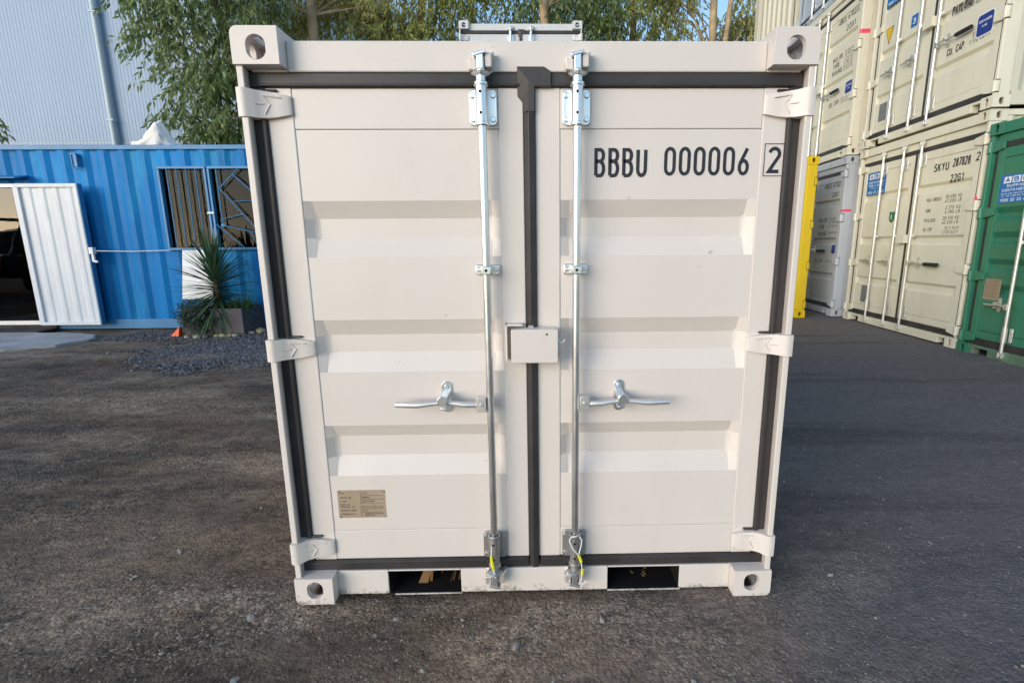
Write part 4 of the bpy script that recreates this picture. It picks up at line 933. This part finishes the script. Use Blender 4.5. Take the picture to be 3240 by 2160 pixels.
# ---- planter and plants
pr_ = empty('planter_box', (-4.465, 5.32, 0)); tag(pr_, 'long charcoal grey planter box against the blue office', 'planter')
def pb(a, b, c, d, z0, z1): return MB().box(a, b, c, d, z0, z1)
mb = MB().box(-.415, .415, 0, .03, .03, .375).box(-.415, -.385, .03, .50, .03, .375).box(.385, .415, .03, .50, .03, .375).box(-.415, .415, .50, .53, .03, .375)
mb.build('planter_wall', M['planter'], pr_, bevel=.006); MB().box(-.43, .43, -.012, .54, 0, .03).build('planter_base', M['planter_edge'], pr_, bevel=.004)
MB().box(-.384, .384, .031, .499, .05, .33).build('soil', M['soil'], pr_)
def blade(mb, p, d, length, wd, droop, fold=.35, n=5):
    d = Vector(d).normalized(); p = Vector(p); side = d.cross(Vector((0, 0, 1)))
    side = side.normalized() if side.length > .05 else Vector((1, 0, 0)); vs = []
    for i in range(n + 1):
        t = i / n; q = p + d * length * t + Vector((0, 0, -droop * length * t * t))
        w_ = wd * (1 - t) ** .7 * (.6 + 1.2 * t if t < .35 else 1.02); up = side.cross(d).normalized()
        vs += [q - side * w_ + up * w_ * fold, q, q + side * w_ + up * w_ * fold]
    fs = []
    for i in range(n):
        a = 3 * i; fs += [(a, a + 1, a + 4, a + 3), (a + 1, a + 2, a + 5, a + 4)]
    mb.add(vs, fs)
yr = empty('yucca_plant', (-4.43, 5.47, .33)); yr.location.x = -4.45; tag(yr, 'tall spiky yucca with sword leaves growing in the planter', 'plant')
rg = random.Random(11); mb = MB()
for i in range(240):
    t = (i + .5) / 240; z = .0 + .62 * t; el = -62 + 146 * t ** 1.05 + rg.uniform(-9, 9); az = i * 2.39996 + rg.uniform(-.3, .3)
    d = (math.cos(az) * math.cos(R(el)), math.sin(az) * math.cos(R(el)), math.sin(R(el)))
    blade(mb, (.01 * math.cos(az) , .01 * math.sin(az), z), d, rg.uniform(.48, .70), rg.uniform(.018, .027), rg.uniform(.02, .14))
mb.build('leaves', M['yucca'], yr, fix=False)
MB().tube([(0, 0, -.01), (.01, 0, .3), (0, .0, .65)], [.035, .03, .02], 8).build('stem', M['bark_dark'], yr)
ar = MB(); rg = random.Random(4)
for i in range(70):
    az = rg.uniform(0, 6.28); el = rg.uniform(40, 85); d = (math.cos(az) * math.cos(R(el)), math.sin(az) * math.cos(R(el)), math.sin(R(el)))
    blade(ar, (-4.17 + rg.uniform(-.14, .14), 5.50 + rg.uniform(-.08, .08), .335), d, rg.uniform(.13, .24), .012, .05, .5, 4)
tag(ar.build('aloe_plant', M['aloe'], fix=False), 'low bright green aloe clump at the right end of the planter', 'plant')
br = MB(); rg = random.Random(5)
for i in range(1500):
    c = Vector((-4.70, 5.36, .33)) if i % 3 else Vector((-4.64, 5.27, .20))
    v = Vector((rg.gauss(0, 1), rg.gauss(0, 1), rg.gauss(0, 1))).normalized() * rg.uniform(.6, 1)
    p = c + Vector((v.x * .25, v.y * .13, v.z * .19))
    if p.y > 5.32 and p.z < .35: p.y = 5.29 - rg.random() * .06
    p.z = max(p.z, .03)
    d = Vector((rg.uniform(-1, 1), rg.uniform(-1, .3), rg.uniform(-.6, 1))); blade(br, p, d, rg.uniform(.035, .065), .011, .1, .3, 2)
tag(br.build('succulent_bush', M['succ'], fix=False), 'grey green trailing succulent spilling over the left end of the planter', 'plant')
o = MB().add([(-5.03, 5.26, 0.003), (-4.90, 5.24, .003), (-4.90, 5.34, .003), (-4.985, 5.37, .003), (-4.91, 5.29, .135), (-4.90, 5.32, .125)], [(0, 1, 2, 3), (0, 1, 4), (1, 2, 5, 4), (2, 3, 5), (0, 4, 5, 3)]).build('orange_marker', M['orange'], bevel=.004)
tag(o, 'broken piece of orange plastic cone at the left end of the planter', 'marker')
for k, (x, y, r_, lb) in enumerate(((-4.57, 5.12, .055, 'whitish round rock in front of the planter left half'), (-4.47, 5.15, .05, 'dark rock next to the whitish round rock before the planter'), (-4.37, 5.22, .042, 'yellowish rock at the middle of the planter front'), (-4.29, 5.22, .05, 'second yellowish rock along the planter front'), (-4.20, 5.23, .045, 'pale yellow rock near the right front of the planter'), (-4.13, 5.24, .042, 'small greenish rock at the right front corner of the planter'), (-3.93, 5.50, .075, 'largest yellowish rock, lying right of the planter'), (-4.02, 5.42, .05, 'grey rock between the planter corner and the largest rock'), (-4.72, 5.14, .04, 'flat grey rock below the trailing succulent'))):
    o = MB().ico((0, 0, 0), r_, r_ * .8, r_ * .62, 2, .14, 20 + k).build('rock', M['rockm' if k in (2, 3, 4, 6) else 'stone']); auto_smooth(o, 40)
    if k == 1: o.data.materials[0] = M['gravel']
    o.location = (x, y, r_ * .35); tag(o, lb, 'rock', 'rocks around the planter')

# ---- loose stones
rg = random.Random(21)
protos = []
for k in range(6):
    me = MB().ico((0, 0, 0), 1, rg.uniform(.6, .95), rg.uniform(.4, .65), 1, .30, 50 + k).mesh('stone'); me.materials.append(M['stone']); protos.append(me)
spots = [(.095, -.37, .017), (.04, -.36, .011), (.05, -.33, .010), (-.06, -.20, .015), (.22, -.10, .013), (.02, -.44, .012), (-.33, -.28, .010), (-.95, -.06, .016), (-1.08, .05, .014), (.45, -.34, .012), (.62, -.36, .013), (.85, .02, .014), (-1.45, .32, .02), (-1.62, .42, .016), (-.86, -.30, .014), (1.1, .1, .013)]
for k in range(70): spots.append((rg.choice((-1, 1, -1)) * rg.uniform(.05, 2.6), rg.uniform(-.5, 1.6), rg.uniform(.004, .011)))
nst = 0
for x, y, r_ in spots:
    if abs(x) < .92 and y > -.03: continue
    o = bpy.data.objects.new('loose_stone', protos[nst % 6]); COL.objects.link(o); o.location = (x, y, r_ * .25 - .002); o.scale = (r_,) * 3; o.rotation_euler = (rg.uniform(-.3, .3), rg.uniform(-.3, .3), rg.uniform(0, 6.28)); nst += 1
    o.scale = (r_, r_ * rg.uniform(.6, 1), r_ * rg.uniform(.5, 1)); tag(o, 'small pale stone lying loose on the dark yard dirt around the near container', 'stone', 'loose stones on the yard')
def scatter(name, label, n, fn, mat, rmin, rmax, seed):
    rg = random.Random(seed); mb = MB()
    b = bmesh.new(); bmesh.ops.create_icosphere(b, subdivisions=1, radius=1); V = [v.co.copy() for v in b.verts]; F = [tuple(v.index for v in f.verts) for f in b.faces]; b.free()
    oct_v = [Vector(p) for p in ((1, 0, 0), (-1, 0, 0), (0, 1, 0), (0, -1, 0), (0, 0, 1), (0, 0, -1))]; oct_f = [(0, 2, 4), (2, 1, 4), (1, 3, 4), (3, 0, 4), (2, 0, 5), (1, 2, 5), (3, 1, 5), (0, 3, 5)]
    k = 0
    while k < n:
        p = fn(rg)
        if p is None: continue
        r_ = rg.uniform(rmin, rmax) * rg.uniform(.6, 1); a = rg.uniform(0, 6.28); ca, sa = math.cos(a), math.sin(a); sx, sy, sz = r_ * rg.uniform(.8, 1.3), r_ * rg.uniform(.6, 1), r_ * rg.uniform(.45, .8)
        vs = []
        for v in oct_v:
            q = v * rg.uniform(.75, 1.25); X_, Y_ = q.x * sx, q.y * sy; tl = rg.uniform(-.2, .2)
            vs.append((p[0] + X_ * ca - Y_ * sa, p[1] + X_ * sa + Y_ * ca, p[2] + q.z * sz + X_ * tl)); 
        mb.add(vs, oct_f); k += 1
    o = mb.build(name, mat, fix=True); tag(o, label, 'gravel', kind='stuff')
def patch(rg):
    x, y = rg.uniform(-5.9, -2.4), rg.uniform(3.1, 5.8)
    c = 1.0 if y > 4.75 else 0
    d = ((x + 3.6 + (y - 4.2) * .2) / 1.1) ** 2 + ((y - 4.15) / .95) ** 2 + .5 * noise.noise(Vector((x * 2, y * 2, 0)))
    if d < 1.5 and rg.random() < max(.02, 1.1 - d) : return (x, y, .002)
    if y > 5.0 and x > -5.8 and (y < 5.30 or not -4.9 < x < -4.05) and rg.random() < .5: return (x, y, .001)
    return None
m_, t_n, n_, l_, p_ = new_mat('mixed_gravel'); g_ = n_.new("ShaderNodeNewGeometry")
l_.new(mixc(n_, l_, g_.outputs['Random Per Island'], (.045, .046, .055), (.17, .175, .19)), p_.inputs['Base Color']); p_.inputs['Roughness'].default_value = .8
scatter('gravel', 'patch of crushed blue grey gravel in front of the planter', 9500, patch, m_, .010, .025, 31)
m2_, t_n, n_, l_, p_ = new_mat('mixed_grit'); g_ = n_.new("ShaderNodeNewGeometry")
l_.new(mixc(n_, l_, g_.outputs['Random Per Island'], (.07, .062, .056), (.34, .30, .26)), p_.inputs['Base Color']); p_.inputs['Roughness'].default_value = .9
def grit(rg):
    y = -.6 + 3.6 * rg.random() ** 1.6; x = rg.uniform(-1, 1) * (1.6 + (y + .6) * 1.4)
    if abs(x) < .84 and y > -.005: return None
    if x > 1.0 and rg.random() < .5: return None
    if noise.noise(Vector((x * 1.7, y * 1.7, 5))) < rg.uniform(-.5, .3): return None
    return (x, y, -.003)
scatter('grit', 'fine grit scattered over the yard dirt', 7000, grit, m2_, .002, .0070, 33)

# ================================================================== TREES
def tree(loc, label, clumps, trunks, leafm, barkm, n_leaf, seed, leaf=(.18, .024)):
    root = empty('tree', loc); tag(root, label, 'tree', 'trees behind the yard'); rg = random.Random(seed)
    tk = MB()
    for pts, r0, r1 in trunks:
        m = len(pts); tk.tube(pts, [r0 + (r1 - r0) * i / (m - 1) for i in range(m)], 10)
    for c, rad in clumps:          # limbs from the nearest trunk point to each clump
        c = Vector(c); best = min((Vector(p) for pts, _, _ in trunks for p in pts), key=lambda q: (q - c).length + (2 if q.z > c.z else 0))
        mid = (best + c) / 2 + Vector((rg.uniform(-.2, .2), rg.uniform(-.2, .2), .25))
        tk.tube([best, mid, c], [.032, .022, .010], 6)
        for k in range(5):
            e = c + Vector((rg.gauss(0, 1), rg.gauss(0, 1), rg.gauss(0, .7))).normalized() * rad * .8; tk.tube([c, (c + e) / 2 + Vector((0, 0, .08)), e], [.014, .009, .004], 5)
    auto_smooth(tk.build('trunk', barkm, root), 60)
    vol = sum(r ** 2 for _, r in clumps); mb = MB()
    for c, rad in clumps:
        c = Vector(c); n_tw = int(n_leaf * rad ** 2 / vol / 11)
        for _ in range(n_tw):
            v = Vector((rg.gauss(0, 1), rg.gauss(0, 1), rg.gauss(0, 1))).normalized() * rad * (rg.random() ** .45) * rg.uniform(.75, 1.18)
            p = c + Vector((v.x, v.y, v.z * .85)); out = v.normalized() if v.length > .01 else Vector((0, 0, 1))
            d = Vector((out.x * .55 + rg.uniform(-.3, .3), out.y * .55 + rg.uniform(-.3, .3), -.55 + rg.uniform(-.3, .45))).normalized(); ln = rg.uniform(.25, .55)
            for j in range(11):
                q = p + d * ln * (j / 10) + Vector((rg.uniform(-.03, .03), rg.uniform(-.03, .03), -.10 * (j / 10) ** 2))
                ld = (d * .5 + Vector((rg.uniform(-.6, .6), rg.uniform(-.6, .6), rg.uniform(-1.3, .1)))).normalized()
                sd_ = ld.cross(Vector((rg.uniform(-1, 1), rg.uniform(-1, 1), rg.uniform(-1, 1)))); sd_ = sd_.normalized() if sd_.length > .05 else Vector((1, 0, 0))
                L_ = leaf[0] * rg.uniform(.6, 1.2); W2 = leaf[1] * rg.uniform(.7, 1.2)
                mb.add([q, q + ld * L_ * .4 + sd_ * W2, q + ld * L_, q + ld * L_ * .4 - sd_ * W2], [(0, 1, 2, 3)])
    mb.build('crown', leafm, root, fix=False)
def cl(seed, n, box, rad):
    rg = random.Random(seed); return [((rg.uniform(box[0], box[1]), rg.uniform(box[2], box[3]), rg.uniform(box[4], box[5])), rg.uniform(*rad)) for _ in range(n)]
# crown that hangs down left of the near container
hang = [((-.9, .2, 6.9), .6), ((-.55, .2, 6.1), .55), ((.3, 0, 6.8), .9), ((1.2, .3, 6.2), .9), ((.2, .2, 5.3), .85), ((1.0, 0, 5.0), .85), ((-.25, 0, 4.4), .5), ((.55, .2, 4.0), .75), ((1.3, .2, 4.0), .8), ((.1, -.1, 3.45), .42), ((.8, .1, 3.0), .65), ((1.5, .2, 2.7), .8), ((.65, 0, 2.35), .5), ((-1.2, .4, 8.3), .9), ((.4, .3, 8.2), 1.0), ((1.6, .5, 7.4), .9), ((1.9, .3, 5.2), .8), ((2.1, .3, 3.6), .8)]
tree((-8.25, 11.2, 0), 'drooping dark leaved tree hanging over the warehouse wall left of the near container', hang, [([(1.6, .6, 0), (1.4, .6, 2.5), (1.0, .5, 5), (.6, .4, 8)], .16, .06)], M['leaf_dark'], M['bark_dark'], 21000, 101, (.19, .026))
tree((-5.65, 12.6, 0), 'tree with a straight pale tan trunk behind the left of the near container', cl(2, 9, (-1.9, 1.9, .7, 1.8, 5.6, 9.6), (.75, 1.15)) + [((-.9, .9, 7.2), .7), ((1.4, .9, 7.4), .8)], [([(0, 0, 0), (.02, 0, 4), (.0, 0, 7), (.05, .1, 10)], .15, .10)], M['leaf_warm'], M['bark'], 10500, 102)
tree((-3.2, 13.2, 0), 'dense olive tree between the pale trunk and the stacked whitish container', cl(3, 12, (-2.0, 1.8, -.3, 1.3, 5.0, 9.8), (.8, 1.2)), [([(-.2, .6, 0), (-.1, .6, 5), (.3, .6, 10)], .16, .08)], M['leaf'], M['bark_dark'], 12500, 103)
tree((0.32, 13.4, 0), 'tall tree directly behind the stacked whitish container', cl(4, 12, (-1.9, 1.8, .1, 1.4, 5.2, 9.8), (.8, 1.15)), [([(.1, -.2, 0), (.1, -.2, 5), (.0, -.1, 7.5), (-.3, .2, 10)], .17, .11)], M['leaf_dark'], M['bark'], 12000, 104)
tree((2.7, 13.8, 0), 'olive tree right of the stacked whitish container', cl(5, 11, (-1.6, 1.5, -.2, 1.3, 5.0, 9.8), (.75, 1.1)), [([(0, .5, 0), (.1, .5, 5), (.4, .5, 10)], .15, .07)], M['leaf'], M['bark_dark'], 9500, 105)
tree((5.4, 14.2, 0), 'thin crowned tree with two brown trunks showing blue sky near the cream stack', cl(6, 9, (-1.8, 2.2, .2, 1.4, 5.6, 9.8), (.6, .95)) + [((-1.2, .6, 7.6), .6), ((-.7, .9, 8.4), .55), ((.5, .8, 7.7), .6), ((1.3, .9, 8.0), .7), ((1.9, .8, 7.2), .6), ((-1.5, .6, 8.9), .6)], [([(-.15, 0, 0), (-.1, 0, 5), (-.2, 0, 10)], .15, .09), ([(.15, 0, 0), (.15, 0, 6), (.55, .1, 10)], .11, .06)], M['leaf_warm'], M['bark'], 9000, 106)
tree((-13.1, 9.6, 0), 'bushy tree at the left edge, a tip of its foliage showing above the blue office', [((.5, 0, 4.9), .7), ((.95, 0, 4.0), .65), ((.2, .1, 4.0), .8), ((-.6, 0, 5.0), 1.0), ((.9, .1, 3.3), .5)], [([(0, 0, 0), (.1, 0, 2.5), (.2, 0, 4.5)], .12, .05)], M['leaf'], M['bark_dark'], 7000, 107)

# ================================================================== parked pick-up (seen mirrored in the glass door)
def pickup():
    root = empty('pickup_truck', (-14.5, .3, 0), R(0)); tag(root, 'black pickup truck with a sports bar mirrored in the glass door of the blue office', 'pickup truck')
    P = M['truck']; w_ = .93
    prof = [(0, .45), (0, 1.02), (-1.55, 1.02), (-1.62, 1.06), (-1.75, 1.70), (-2.0, 1.76), (-3.1, 1.72), (-3.85, 1.10), (-5.0, .98), (-5.15, .6), (-5.1, .42), (-.1, .42)]
    MB().prism([(a, b) for a, b in prof], 'x', -w_, w_).build('body', P, root, bevel=.06, seg=4)
    MB().box(-w_ + .05, w_ - .05, .002, .03, .55, .98).build('tailgate', P, root, bevel=.015)
    MB().box(-w_ - .004, w_ + .004, -3.2, -1.9, 1.12, 1.62).build('side_window', M['glass'], root)
    b = MB()
    for s in (-1, 1): b.tube([(s * .80, -.35, 1.02), (s * .78, -.75, 1.82), (s * .70, -.85, 1.93)], .05, 10)
    b.tube([(-.70, -.85, 1.93), (.70, -.85, 1.93)], .05, 10); b.build('sports_bar', P, root)
    for s in (-1, 1):
        for y in (-.95, -4.15):
            wl = MB().tube([(s * .70, y, .38), (s * .95, y, .38)], .38, 24).build('wheel', M['tyre'], root, bevel=.03)
            MB().tube([(s * .93, y, .38), (s * .965, y, .38)], .22, 16).build('rim', M['alu'], wl)
        MB().box(s * .80 - .08, s * .80 + .08, .003, .04, .72, 1.0).build('tail_light', M['orange'], root)
pickup()
